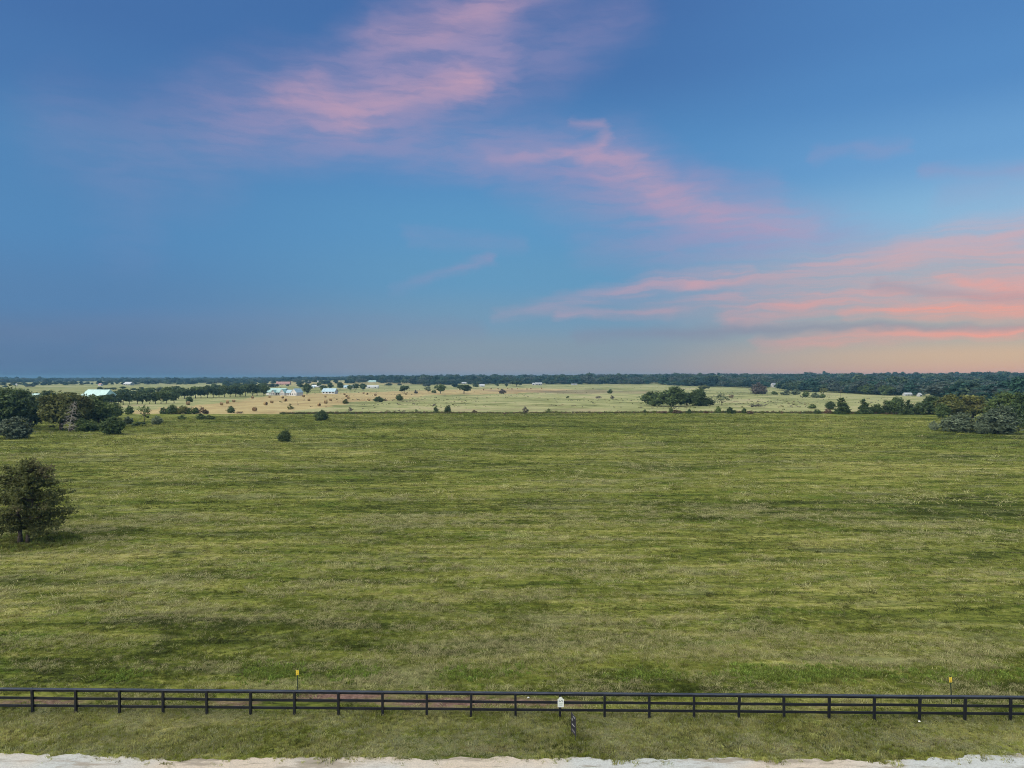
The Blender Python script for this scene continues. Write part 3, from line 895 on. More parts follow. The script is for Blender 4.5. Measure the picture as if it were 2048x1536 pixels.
CROWN['wood'] = [lobes_crown(f'wood_crown_{i}', 198 + i, oak_lobes(rr, 7), 130, 9, .10, .055, .05) for i in range(4)]

TREES = []
def tree(px, py, h, w, kind, fol, name, label, cat, group=None, dist=None, var=None, parts=True):
    p = at(px, py)
    s = mpp(p)
    k = random.randrange(len(CROWN[kind])) if var is None else var
    sc = (w * s, w * s * random.uniform(.85, 1.1), h * s * 1.03)
    rz = random.random() * 6.283
    if parts and kind in TRUNK:
        root = empty(name, p, rz, sc)
        obj('trunk', TRUNK[kind][k], root, M_BARK)
        obj('crown', CROWN[kind][k], root, FOL[fol])
    else:
        root = obj(name, CROWN[kind][k], None, FOL[fol])
        root.location, root.rotation_euler, root.scale = p, (0, 0, rz), sc
    tag(root, label, cat, group)
    TREES.append((root, p, w * s))
    return root

ORD = ['first', 'second', 'third', 'fourth', 'fifth', 'sixth', 'seventh', 'eighth', 'ninth', 'tenth', 'eleventh', 'twelfth', 'thirteenth', 'fourteenth', 'fifteenth', 'sixteenth',
       'seventeenth', 'eighteenth', 'nineteenth', 'twentieth', 'twenty-first', 'twenty-second', 'twenty-third', 'twenty-fourth', 'twenty-fifth', 'twenty-sixth', 'twenty-seventh', 'twenty-eighth']

# --- the grove at the left edge
G = 'trees of the left grove'
for a in [
    (12, 862, 88, 84, 'oak', 'dark', 'tree', 'tall dark green tree at the left edge of the grove'),
    (60, 856, 62, 58, 'oak', 'dark', 'tree', 'dark green tree between the edge tree and the olive tree'),
    (122, 860, 75, 92, 'oak', 'olive', 'tree', 'broad olive brown tree behind the bleached dead tree'),
    (160, 855, 66, 56, 'oak', 'olive', 'tree', 'olive tree just right of the bleached dead tree'),
    (196, 852, 58, 60, 'oak', 'mid', 'tree', 'dark green tree closing the right end of the left grove'),
    (90, 826, 44, 60, 'oak', 'dark', 'tree', 'dark tree standing behind the gap in the left grove'),
    (35, 812, 34, 60, 'oak', 'dark', 'tree', 'dark tree behind the tall tree at the left edge'),
    (228, 836, 30, 34, 'oak', 'mid', 'tree', 'smaller tree behind the bright green bush of the left grove'),
    (288, 845, 37, 34, 'thin', 'mid', 'tree', 'irregular small tree standing alone right of the left grove'),
]:
    tree(*a, 'tree', G)
G = 'shrubs by the left grove'
for a in [
    (28, 877, 44, 72, 'bush', 'grey', 'shrub', 'large grey green shrub in front of the left grove'),
    (225, 869, 37, 58, 'bush', 'lush', 'shrub', 'bright green spreading bush in front of the left grove'),
    (168, 863, 26, 40, 'bush', 'lush', 'shrub', 'green bush at the foot of the bleached dead tree'),
    (144, 863, 13, 22, 'weed', 'mauve', 'shrub', 'pale grey low shrub under the bleached dead tree'),
    (188, 861, 20, 26, 'bush', 'mid', 'shrub', 'dark low bush left of the bright green bush'),
    (256, 849, 16, 20, 'small', 'grey', 'shrub', 'grey shrub just left of the lone irregular small tree'),
    (313, 849, 18, 25, 'bush', 'grey', 'shrub', 'rounded grey shrub just right of the lone irregular small tree'),
    (277, 852, 9, 34, 'small', 'mid', 'shrub', 'low dark shrub under the lone irregular small tree'),
    (237, 831, 15, 14, 'small', 'dark', 'shrub', 'small dark bush behind the bright green bush'),
    (259, 829, 18, 16, 'small', 'mid', 'shrub', 'small upright bush at the left end of the tan field'),
    (364, 840, 10, 18, 'small', 'mid', 'shrub', 'leftmost of the two low bushes out in the pasture'),
    (401, 839, 12, 20, 'small', 'lush', 'shrub', 'round bush left of the low creeping bush in the pasture'),
    (417, 839, 8, 24, 'small', 'mid', 'shrub', 'low creeping bush trailing right of the round bush'),
    (328, 828, 14, 18, 'small', 'dark', 'shrub', 'dark bush at the left end of the boundary hedge'),
    (345, 828, 19, 30, 'bush', 'mid', 'shrub', 'largest bush of the hedge before the tan field'),
    (366, 828, 17, 26, 'bush', 'olive', 'shrub', 'reddish olive bush in the middle of the hedge'),
    (383, 828, 14, 20, 'small', 'mid', 'shrub', 'dark bush near the right end of the hedge'),
    (393, 827, 13, 14, 'small', 'dark', 'shrub', 'narrow dark bush ending the hedge on the right'),
    (404, 828, 17, 13, 'weed', 'brown', 'shrub', 'brown dead weed standing right of the hedge'),
    (411, 828, 9, 14, 'small', 'brown', 'shrub', 'low brown bush beside the brown dead weed'),
    (461, 826, 14, 19, 'small', 'dark', 'shrub', 'dark ragged bush on the boundary below the bales'),
    (478, 827, 5, 18, 'weed', 'brown', 'shrub', 'low brown weeds right of the dark ragged bush'),
]:
    tree(*a, 'shrub', G, parts=a[4] == 'bush')

# --- lone bushes in and around the pasture and the meadow
G = 'scattered bushes of the meadow'
for a in [
    (642, 841, 21, 31, 'bush', 'dark', 'shrub', 'dark round bush at the far edge of the pasture'),
    (569, 883, 24, 29, 'bush', 'dark', 'shrub', 'dark round bush alone in the middle of the pasture'),
    (581, 819, 12, 17, 'weed', 'olive', 'shrub', 'sparse bush in the tan field right of the end-on bale'),
    (691, 808, 10, 12, 'small', 'olive', 'shrub', 'small olive bush at the right side of the tan field'),
    (757, 804, 11, 20, 'small', 'dark', 'shrub', 'dark spreading bush right of the bales'),
    (771, 802, 6, 7, 'weed', 'brown', 'shrub', 'little brown weed beside the dark spreading bush'),
    (798, 801, 13, 14, 'small', 'mid', 'shrub', 'ragged bush below the three trees of the mid meadow'),
    (700, 824, 12, 10, 'weed', 'mauve', 'shrub', 'sparse grey weed near the pasture boundary'),
    (832, 825, 8, 7, 'weed', 'dark', 'shrub', 'small dark weed on the pasture boundary left of the pair'),
    (872, 825, 13, 10, 'small', 'dark', 'shrub', 'smaller narrow bush of the pair on the boundary'),
    (895, 826, 15, 16, 'bush', 'dark', 'shrub', 'larger round bush of the pair on the boundary'),
    (949, 825, 5, 11, 'small', 'brown', 'shrub', 'low brown bush on the boundary right of the pair'),
    (1051, 829, 19, 13, 'weed', 'mauve', 'shrub', 'mauve grey upright shrub at the middle of the boundary'),
    (1098, 826, 9, 17, 'weed', 'mid', 'shrub', 'low ragged shrub right of the mauve upright shrub'),
    (1005, 788, 10, 15, 'small', 'mauve', 'shrub', 'brownish bush alone at the top of the pale meadow'),
    (1135, 797, 7, 8, 'weed', 'dark', 'shrub', 'small dark weed in the middle of the pale meadow'),
    (1197, 797, 6, 15, 'weed', 'mauve', 'shrub', 'flat sparse weed left of the upright meadow weed'),
    (1224, 799, 10, 10, 'weed', 'mauve', 'shrub', 'upright sparse weed in the meadow left of the oaks'),
    (1220, 787, 9, 15, 'small', 'dark', 'shrub', 'dark bush at the top of the meadow left of the oaks'),
    (1518, 788, 23, 32, 'bush', 'mauve', 'shrub', 'purple grey rounded bush at the foot of the right wood'),
    (1549, 789, 7, 16, 'small', 'mid', 'shrub', 'low bush right of the purple grey bush'),
    (1571, 790, 10, 22, 'small', 'grey', 'shrub', 'grey green bush second right of the purple grey bush'),
    (1592, 790, 12, 20, 'small', 'grey', 'shrub', 'grey bush third right of the purple grey bush'),
    (1612, 794, 12, 16, 'small', 'mid', 'shrub', 'bush left of the low pair under the olive tree'),
    (1630, 796, 11, 18, 'small', 'grey', 'shrub', 'left bush of the low pair under the olive tree'),
    (1644, 796, 9, 14, 'small', 'mid', 'shrub', 'right bush of the low pair under the olive tree'),
    (1624, 817, 9, 16, 'small', 'mid', 'shrub', 'low bush in the meadow left of the round tree'),
    (1661, 819, 17, 24, 'bush', 'dark', 'shrub', 'round dark bush left behind the conical cedar'),
    (1634, 827, 9, 13, 'small', 'dark', 'shrub', 'small dark bush on the boundary left of the conical cedar'),
    (1655, 827, 10, 14, 'small', 'brown', 'shrub', 'brown bush at the left foot of the conical cedar'),
    (1868, 861, 20, 19, 'bush', 'grey', 'shrub', 'smallest lone bush in front of the right grove'),
    (1918, 864, 38, 70, 'bush', 'grey', 'shrub', 'wide grey green bush in front of the right grove'),
    (1968, 868, 28, 33, 'bush', 'grey', 'shrub', 'small bush between the two big grey green bushes'),
    (1997, 867, 56, 82, 'bush', 'grey', 'shrub', 'biggest rounded grey green bush in front of the right grove'),
    (1325, 827, 6, 22, 'weed', 'brown', 'shrub', 'low brown brush on the boundary below the oaks, leftmost'),
    (1342, 826, 12, 10, 'small', 'mid', 'shrub', 'upright green bush on the boundary below the oaks'),
    (1354, 827, 8, 20, 'small', 'brown', 'shrub', 'brown bush right of the upright bush below the oaks'),
    (1378, 827, 9, 12, 'small', 'dark', 'shrub', 'small dark bush on the boundary below the right oak'),
    (1412, 827, 5, 10, 'small', 'brown', 'shrub', 'tiny brown bush on the boundary below the windswept tree'),
    (1436, 826, 14, 13, 'small', 'mid', 'shrub', 'tallest bush on the boundary right of the oaks'),
    (1462, 827, 12, 22, 'small', 'dark', 'shrub', 'wide dark bush on the boundary right of the tallest one'),
    (1488, 827, 12, 11, 'small', 'mid', 'shrub', 'upright bush near the right end of that boundary brush'),
    (1501, 828, 6, 14, 'small', 'brown', 'shrub', 'low brown bush ending that boundary brush on the right'),
    (1290, 826, 9, 8, 'weed', 'dark', 'shrub', 'thin dark weed on the boundary left of the oak brush'),
    (1513, 814, 7, 34, 'weed', 'mauve', 'shrub', 'sparse grey weeds in the meadow right of the windswept tree'),
    (1463, 797, 9, 12, 'weed', 'brown', 'shrub', 'dry brown bush behind the windswept tree'),
    (832, 787, 7, 8, 'small', 'mauve', 'shrub', 'small bush between the first two mid meadow trees'),
    (868, 786, 7, 10, 'small', 'mid', 'shrub', 'small bush beside the bright green mid meadow tree'),
]:
    tree(*a, 'shrub', G, parts=a[4] == 'bush')

G = 'lone trees of the meadow'
for a in [
    (808, 787, 16, 22, 'row', 'dark', 'tree', 'leftmost dark tree of the mid meadow trees'),
    (856, 785, 12, 13, 'row', 'grey', 'tree', 'small grey tree left of the bright green meadow tree'),
    (881, 787, 18, 24, 'row', 'lush', 'tree', 'bright green tree among the mid meadow trees'),
    (928, 787, 18, 30, 'row', 'dark', 'tree', 'wide dark tree rightmost of the mid meadow trees'),
    (1033, 773, 12, 28, 'row', 'dark', 'tree', 'wide dark tree beside the far white two-part house'),
    (1308, 812, 29, 58, 'oak', 'dark', 'oak_tree', 'low left oak of the dark meadow oak clump'),
    (1346, 813, 39, 62, 'oak', 'dark', 'oak_tree', 'tallest oak in the middle of the meadow clump'),
    (1374, 811, 26, 38, 'oak', 'dark', 'oak_tree', 'oak joining the middle and right of the meadow clump'),
    (1397, 812, 35, 42, 'oak', 'dark', 'oak_tree', 'upright right oak of the meadow clump'),
    (1411, 812, 17, 42, 'bush', 'dark', 'oak_tree', 'low rightmost oak of the meadow clump'),
    (1444, 811, 24, 32, 'thin', 'grey', 'tree', 'sparse windswept tree right of the oak clump'),
    (1408, 781, 11, 22, 'row', 'olive', 'tree', 'olive tree behind the oak clump at the wood edge'),
    (1647, 789, 13, 17, 'row', 'olive', 'tree', 'pale olive tree at the foot of the right wood'),
    (1684, 828, 32, 40, 'cone', 'mid', 'cedar_tree', 'conical cedar on the boundary in front of the utility pole'),
    (1728, 828, 30, 40, 'cone', 'mid', 'cedar_tree', 'layered cedar second from the left in the right row'),
    (1752, 828, 20, 28, 'bush', 'mid', 'cedar_tree', 'low cedar filling the gap right of the layered cedar'),
    (1772, 828, 26, 34, 'cone', 'dark', 'cedar_tree', 'broad cedar in the middle of the right boundary row'),
    (1793, 829, 35, 40, 'oak', 'dark', 'tree', 'tallest tree of the right boundary row'),
    (1818, 829, 29, 34, 'cone', 'dark', 'cedar_tree', 'pointed cedar right of the tallest row tree'),
    (1842, 829, 25, 34, 'oak', 'dark', 'tree', 'dark tree ending the right boundary row'),
    (1735, 789, 20, 34, 'oak', 'dark', 'tree', 'dark round tree at the wood edge above the layered cedar'),
    (1774, 791, 20, 36, 'oak', 'dark', 'tree', 'dark round tree at the wood edge left of the white house'),
    (1866, 829, 37, 48, 'oak', 'dark', 'tree', 'dark tree at the left end of the right grove'),
    (1886, 838, 30, 30, 'oak', 'mid', 'tree', 'small tree at the left foot of the yellow-topped tree'),
    (1906, 836, 47, 62, 'oak', 'olive', 'tree', 'left yellow-topped tree of the right grove'),
    (1946, 836, 46, 66, 'oak', 'olive', 'tree', 'right yellow-topped tree of the right grove'),
    (2016, 850, 66, 84, 'oak', 'mid', 'tree', 'large dark tree behind the biggest grey green bush'),
    (2052, 858, 70, 60, 'oak', 'dark', 'tree', 'dark tree cut by the right edge of the picture'),
    (614, 790, 23, 19, 'row', 'dark', 'tree', 'dark tree at the right end of the white farmhouse'),
    (646, 783, 13, 14, 'row', 'mid', 'tree', 'tree left of the blue-roofed house'),
    (661, 779, 14, 13, 'row', 'dark', 'tree', 'tree behind the blue-roofed house'),
    (680, 780, 16, 14, 'row', 'dark', 'tree', 'tree just right of the blue-roofed house'),
    (700, 781, 11, 13, 'row', 'mid', 'tree', 'third tree right of the blue-roofed house'),
    (712, 780, 13, 14, 'row', 'dark', 'tree', 'fourth tree right of the blue-roofed house'),
    (726, 781, 14, 17, 'row', 'dark', 'tree', 'tree at the left end of the long white shed'),
    (638, 775, 10, 12, 'row', 'mid', 'tree', 'tree behind the right end of the white farmhouse'),
    (600, 777, 9, 14, 'row', 'dark', 'tree', 'dark tree behind the roof of the white farmhouse'),
    (906, 774, 8, 7, 'row', 'dark', 'tree', 'small dark tree left of the far gap in the treeline'),
    (994, 774, 7, 9, 'row', 'dark', 'tree', 'second small tree left of the wide dark far tree'),
    (1013, 774, 7, 8, 'row', 'dark', 'tree', 'small tree just left of the wide dark far tree'),
]:
    tree(*a, 'tree', G)

# --- the row ahead of the pale barn and the row ahead of the farmhouse
for i in range(14):
    x = 186 + i * 12.4 + random.uniform(-2, 2)
    tree(x, 811 - i * .35, random.uniform(20, 26), random.uniform(19, 24), 'row', random.choice(['dark', 'dark', 'mid']), 'orchard_tree',
         f'{ORD[i]} tree from the left in the row ahead of the pale barn', 'tree', 'row of trees ahead of the barn')
tree(378, 808, 15, 17, 'row', 'dark', 'orchard_tree', 'single tree apart right of the row ahead of the barn', 'tree')
for i in range(18):
    x = 336 + i * 11.2 + random.uniform(-2, 2)
    tree(x, 798.5 - i * .42, random.uniform(18, 25), random.uniform(19, 26), 'row', random.choice(['dark', 'dark', 'mid']), 'shade_tree',
         f'{ORD[i]} tree from the left in the row beside the farmhouse', 'tree', 'row of trees beside the farmhouse')
for i in range(11):
    x = 400 + i * 13 + random.uniform(-4, 4)
    tree(x, 784 - i * .4, random.uniform(11, 17), random.uniform(16, 24), 'row', 'dark', 'shade_tree',
         f'{ORD[i]} tree from the left in the line behind the farmhouse row', 'tree', 'trees behind the farmhouse row')
for i in range(13):
    x = 232 + i * 11 + random.uniform(-4, 4)
    tree(x, 796 - i * .7 + random.uniform(-1, 1), random.uniform(12, 18), random.uniform(16, 24), 'row', random.choice(['dark', 'grey', 'mid']), 'shade_tree',
         f'{ORD[i]} tree from the left in the thicket right of the barn', 'tree', 'thicket right of the barn')
for i in range(12):
    x = 8 + i * 13.5 + random.uniform(-4, 4)
    tree(x, 806 + random.uniform(-4, 3), random.uniform(13, 20), random.uniform(20, 30), 'row', random.choice(['dark', 'grey', 'mid']), 'shade_tree',
         f'{ORD[i]} tree from the left in the thicket behind the left grove', 'tree', 'thicket behind the left grove')
for i in range(8):
    x = 196 + i * 18 + random.uniform(-6, 6)
    tree(x, 780.5 + random.uniform(-1.5, 1.5), random.uniform(5, 8), random.uniform(9, 15), 'row', 'dark', 'field_tree',
         f'{ORD[i]} tree from the left in the far line behind the barn', 'tree', 'far line of trees behind the barn', parts=False)

# --- woodland masses on the rising ground
def woods():
    P, S = [], []
    def fill(n, r0, r1, test, lo, hi):
        x, y = sector_points(n, r0, r1, 42)
        u, v = px_of(x, y)
        ok = test(u, v, x, y)
        x, y = x[ok], y[ok]
        m = len(x)
        s = RNG.uniform(lo, hi, m)
        P.append(np.stack([x, y, terrain(x, y) - .2], -1)); wd = s * RNG.uniform(1.1, 1.9, m); S.append(np.stack([wd, wd * RNG.uniform(.85, 1.2, m), s * RNG.uniform(.65, 1.1, m) * np.where(RNG.random(m) < .06, 1.3, 1)], -1))
    basel = lambda u: np.interp(u, [0, 600, 740, 900, 1000, 1300, 1380, 1480, 1600, 1700, 1780, 1860, 1950, 2048, 2300], [764, 764, 769, 770, 768.5, 769, 772.5, 775, 783, 787, 791, 797, 803, 809, 815])
    clear = lambda x, y: vnoise(x + 9000, y + 9000, .0045, 41)
    # right-hand wood
    fill(11000, 500, 1500, lambda u, v, x, y: (u > 1290) & (v < basel(u)) & ((clear(x, y) > .30) | (v > basel(u) - 6)), 7, 17)
    fill(13000, 1500, 3200, lambda u, v, x, y: (u > 700) & (v < basel(u)) & (clear(x, y) > .24), 9, 19)
    # middle treelines and far horizon
    fill(5000, 1150, 1900, lambda u, v, x, y: (u > 730) & (u < 1300) & (v < basel(u)) & (v > 761) & ((u < 808) | (u > 826)) & (clear(x, y) > .36), 8, 12)
    fill(12000, 2000, 3400, lambda u, v, x, y: (u < 760) & (clear(x, y) > .62 - .25 * sstep(2400, 3300, np.hypot(x, y))), 9, 13)
    fill(9000, 3300, 5200, lambda u, v, x, y: u < 2300, 12, 17)
    fill(2600, 900, 2200, lambda u, v, x, y: (u < 660) & (v < 776) & (vnoise(x + 5000, y + 5000, .011, 44) > .70), 6, 10)
    fill(900, 1000, 2000, lambda u, v, x, y: (u > 640) & (u < 1000) & (v < 777) & (v > 764) & (vnoise(x + 5000, y + 5000, .013, 45) > .70), 6, 10)
    P_, S_ = np.concatenate(P), np.concatenate(S)
    keep = np.ones(len(P_), bool)           # the yards and lanes in front of the houses are open
    uu, vv = px_of(P_[:, 0], P_[:, 1]); rr2 = P_[:, 1]
    for (bx, by, bw) in BUILT:
        bu = CX + FPX * bx / by
        keep &= ~((np.abs(uu - bu) < bw / 2 + 2 + S_[:, 0] * FPX / rr2 * .42) & (rr2 < by + 12) & (rr2 > by - 170))
    P_, S_ = P_[keep], S_[keep]
    scatter('woodland', P_, S_, np.stack([0 * P_[:, 0], 0 * P_[:, 0], RNG.random(len(P_)) * 6.283], -1),
            [(CROWN['wood'][2], FOL['wood3']), (CROWN['wood'][1], FOL['wood2']), (CROWN['wood'][0], FOL['wood']), (CROWN['wood'][3], FOL['wood4']), (CROWN['wood'][2], FOL['wood2'])],
            'far dark blue green woodland along the horizon and right hillside', 'woodland', np.clip((vnoise(P_[:, 0] + 9000, P_[:, 1] + 9000, .02, 71) * 3.2 + RNG.random(len(P_)) * 3.2 - .9), 0, 4.99).astype(int))

# ------------------------------------------------------------------ the near cedar at the left edge
def near_tree():
    p = at(46, 1086)
    root = empty('cedar_tree', p, 0.0)
    tag(root, 'large dark twin-trunked cedar standing alone at the left edge of the pasture', 'tree')
    r = random.Random(5)
    b = MB()
    # twin trunks
    b.tube([(-.45, 0, -.2), (-.42, 0, .9), (-.62, .1, 2.4), (-.7, .1, 4.4), (-.3, 0, 6.6), (-.2, 0, 8.4)], [.30, .22, .19, .15, .10, .03], 9)
    b.tube([(.42, .05, -.2), (.45, 0, .8), (.72, 0, 2.0), (.8, .1, 3.4), (1.0, .1, 5.4), (.8, 0, 7.2)], [.26, .20, .17, .14, .09, .03], 9)
    trunk = obj('trunk', b.mesh('near_cedar_trunk', True), root, M_BARK)
    lb = MB()
    rr_ = np.random.default_rng(77)
    centres = []
    limbs = []
    for i in range(46):
        z0 = 1.8 + 6.4 * (i / 46) + r.uniform(-.2, .2)
        sx = r.choice((-.6, .8))
        a = i * 2.4 + r.uniform(-.4, .4)
        env = np.interp(z0, [1.5, 2.4, 3.4, 4.6, 6.2, 7.6, 9.0], [3.4, 4.5, 5.0, 4.6, 4.2, 3.2, 1.4])
        ln = env * r.uniform(.55, 1.05)
        ex, ey, ez = math.cos(a) * ln, math.sin(a) * ln * .9, z0 + r.uniform(.1, .9)
        mid_ = (sx * .5 + ex * .5, ey * .5, z0 + (ez - z0) * .3 + r.uniform(0, .2))
        limbs.append(((sx, 0, z0 - .2), mid_, (ex, ey, ez)))
        lb.tube(limbs[-1], [.075, .05, .015], 5)
    # the long low limbs seen on the right
    for e in ((5.3, -.2, 3.9), (5.1, .4, 3.5), (4.1, -.4, 2.1), (2.6, -.8, 1.8), (4.3, .2, 4.7), (3.9, -.6, 5.6), (-4.6, -.3, 3.0), (-4.2, .4, 5.4), (1.4, -.4, 9.0), (.2, .2, 9.2), (2.4, -.2, 8.1), (3.3, -.9, 1.5), (2.3, -1.6, 1.25), (-2.8, -.7, 1.5), (-3.9, .2, 2.1), (3.0, .9, 6.9), (-2.2, 0, 8.4)):
        limbs.append(((.8 if e[0] > 0 else -.6, 0, max(1.9, e[2] - .7)), (e[0] * .55, e[1] * .5, e[2] - .15), e))
        lb.tube(limbs[-1], [.09, .06, .015], 5)
    obj('limbs', lb.mesh('near_cedar_limbs', True), root, M_BARK)
    for s_, m_, e_ in limbs:
        s_, m_, e_ = map(np.array, (s_, m_, e_))
        for k in range(13):
            f = .22 + .8 * k / 12
            q = (1 - f) ** 2 * s_ + 2 * f * (1 - f) * m_ + f * f * e_
            centres.append(q + rr_.normal(0, .30, 3) * np.array([1, 1, .55]))
    cc = np.array(centres)
    per = 26
    off = rr_.normal(size=(len(cc), per, 3)) * rr_.uniform(.14, .36, (len(cc), 1, 1)) * np.array([1.0, 1.0, .55])
    C = (cc[:, None] + off).reshape(-1, 3)
    C = C[C[:, 2] > .65]
    N = rr_.normal(size=C.shape) + np.array([-.25, -.35, .5])
    obj('crown', quads_mesh('near_cedar_crown', leaves(C, N, .17, rr_, 1.9)), root, FOL['cedar'])
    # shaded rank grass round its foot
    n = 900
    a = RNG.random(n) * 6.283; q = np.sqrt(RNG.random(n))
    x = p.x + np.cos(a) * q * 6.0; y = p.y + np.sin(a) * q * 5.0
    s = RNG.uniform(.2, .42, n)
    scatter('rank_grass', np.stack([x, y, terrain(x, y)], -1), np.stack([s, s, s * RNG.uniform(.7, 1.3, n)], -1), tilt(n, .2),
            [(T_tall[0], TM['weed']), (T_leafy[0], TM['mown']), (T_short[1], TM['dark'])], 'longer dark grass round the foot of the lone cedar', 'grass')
near_tree()

# --- bleached dead tree of the left grove
def dead_tree():
    p = at(140, 864)
    s = mpp(p)
    root = empty('dead_tree', p, 0, (s, s, s))
    tag(root, 'bleached bare dead tree leaning in front of the olive tree', 'tree')
    r = random.Random(9)
    b = MB()
    path = [Vector((-4, 0, -1)), Vector((0, 0, 18)), Vector((4, 0, 38)), Vector((9, 0, 62))]
    b.tube(path, [.9, .65, .45, .15], 6)
    obj('trunk', b.mesh('dead_trunk', True), root, M_DEADWOOD)
    lb = MB()
    for i in range(44):
        f = .12 + .85 * i / 44
        q = path[0].lerp(path[3], f)
        sd_ = 1 if i % 2 else -1
        ln = (1 - f) * 17 + 6
        e = q + Vector((sd_ * ln * r.uniform(.6, 1), r.uniform(-6, 6), -ln * r.uniform(-.2, .65)))
        m_ = q.lerp(e, .5) + Vector((0, 0, r.uniform(.5, 2.5)))
        lb.tube([q, m_, e], [.32, .22, .08], 4)
        for k in range(3):
            g_ = m_.lerp(e, r.random())
            lb.tube([g_, g_ + Vector((r.uniform(-5, 5), r.uniform(-3, 3), r.uniform(-5, 2)))], [.14, .06], 4)
    obj('branches', lb.mesh('dead_branches'), root, M_DEADWOOD)
dead_tree()

# ------------------------------------------------------------------ black board fence
def black_build(t, bs):
    tc = t.n('ShaderNodeTexCoord').outputs['Object']
    n = t.noise(t.mapping(tc, (1.2, 14, 14)), 1.0, 6, 0.65)
    return t.mix(t.rng(n, 0.35, 0.75), (.0055, .0065, .010), (.017, .019, .024))
M_BLACK = mat('black_fence_paint', black_build, 0.5, 0.35)
M_CAP = mat('sky_sheen_black_cap', lambda t, bs: t.mix(t.rng(t.noise(t.mapping(t.n('ShaderNodeTexCoord').outputs['Object'], (2, 20, 20)), 1.0, 5, .65), .35, .7), (.016, .019, .026), (.055, .062, .072)), 0.42, 0.5)  # fence black lifted towards blue: the sky's reflection painted into the cap colour
PA, PB = Vector((-26.5, 39.09, 0)), Vector((26.88, 38.13, 0))
def fence():
    d_ = (PB - PA) / 22
    bay = d_.length
    rz = math.atan2(d_.y, d_.x)
    root = empty('board_fence', (PA + PB) / 2, rz)
    tag(root, 'long black three-board fence with a flat cap rail along the gravel road', 'fence')
    inv = Matrix.Translation((PA + PB) / 2) @ Matrix.Rotation(rz, 4, 'Z')
    inv = inv.inverted()
    r = random.Random(4)
    def bevel_box(name, s):
        bm = bmesh.new()
        bmesh.ops.create_cube(bm, size=1)
        bmesh.ops.scale(bm, vec=s, verts=bm.verts)
        bmesh.ops.bevel(bm, geom=bm.edges[:], offset=.006, segments=1, affect='EDGES')
        me = bpy.data.meshes.new(name); bm.to_mesh(me); bm.free()
        return me
    post_me = bevel_box('fence_post', (.125, .125, 1.62))
    board_me = bevel_box('fence_board', (bay * 2 - .006, .04, .142))
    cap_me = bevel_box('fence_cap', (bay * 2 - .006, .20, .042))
    n0, n1 = -4, 26
    for i in range(n0, n1 + 1):
        c = PA + d_ * i
        o = obj('post', post_me, root, M_BLACK, inv @ Vector((c.x, c.y, .475 + r.uniform(-.008, .008))))
        o.rotation_euler = (r.gauss(0, .012), r.gauss(0, .014), r.gauss(0, .03))
    for row, z in enumerate((1.212, .775, .355)):
        for i in range(n0 - (row % 2), n1, 2):
            c = PA + d_ * (i + 1)
            o = obj('rail', board_me, root, M_BLACK, inv @ Vector((c.x, c.y, z)) + Vector((0, .0845, r.uniform(-.006, .006))))
            o.rotation_euler = (0, r.gauss(0, .0028), 0)
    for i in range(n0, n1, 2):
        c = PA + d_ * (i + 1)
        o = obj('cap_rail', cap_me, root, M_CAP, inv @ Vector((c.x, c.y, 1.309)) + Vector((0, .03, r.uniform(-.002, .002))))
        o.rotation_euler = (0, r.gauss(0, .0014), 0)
    return inv, rz
FENCE_INV, FENCE_RZ = fence()

# --- cream plaque hung on a post
M_CREAM = plain('cream_painted_board', (.70, .74, .66), 0.6, 0.06, 8)
M_WHITE = plain('white_paint', (.78, .79, .78), 0.6, 0.05, 6)
M_INK = plain('dark_green_ink', (.035, .055, .040), 0.7, 0.1)
M_FAINT = plain('faint_grey_green_ink', (.40, .46, .38), 0.7, 0.1)
def prism_xz(poly, y0, y1):        # polygon in x,z pushed along y
    n = len(poly)
    vs = [(x, y0, z) for x, z in poly] + [(x, y1, z) for x, z in poly]
    fs = [tuple(range(n)), tuple(reversed(range(n, 2 * n)))] + [(i, n + i, n + (i + 1) % n, (i + 1) % n) for i in range(n)]
    return vs, fs
def plaque():
    post = PA + (PB - PA) / 22 * 12
    root = empty('plaque', (post.x + .035, post.y - .085, .60), FENCE_RZ)
    tag(root, 'cream plaque with an arched top and dark brand mark on a fence post', 'sign')
    w, h = .165, .44
    arc = [(math.cos(t) * .105, h + math.sin(t) * .105 + .005) for t in np.linspace(0, math.pi, 13)]
    poly = [(-w, 0), (w, 0), (w, h)] + arc + [(-w, h)]
    b = MB(); b.add(*prism_xz(poly, -.012, .012))
    obj('board', b.mesh('plaque_board'), root, M_CREAM)
    e = MB()
    for c, s in (((-w + .009, -.016, h / 2), (.018, .008, h)), ((w - .009, -.016, h / 2), (.018, .008, h)), ((0, -.016, .009), (2 * w - .04, .008, .018))):
        e.box(c, s)
    obj('border', e.mesh('plaque_border'), root, M_WHITE)
    k = MB()                       # the mark: upright bar, dash and hooked seven
    k.box((-.085, -.0155, .325), (.026, .006, .088))
    k.box((-.018, -.0155, .318), (.066, .006, .024))
    k.box((.062, -.0155, .348), (.075, .006, .028), 0)
    k.add(*prism_xz([(.066, .268), (.084, .268), (.100, .334), (.078, .334)], -.0185, -.0125))
    obj('brand_mark', k.mesh('plaque_mark'), root, M_INK)
    for z, ww in ((.205, .22), (.175, .16), (.12, .20), (.09, .14)):
        l = MB(); l.box((0, -.0155, z), (ww, .006, .014))
        obj('faded_line', l.mesh('plaque_line'), root, M_FAINT)
plaque()

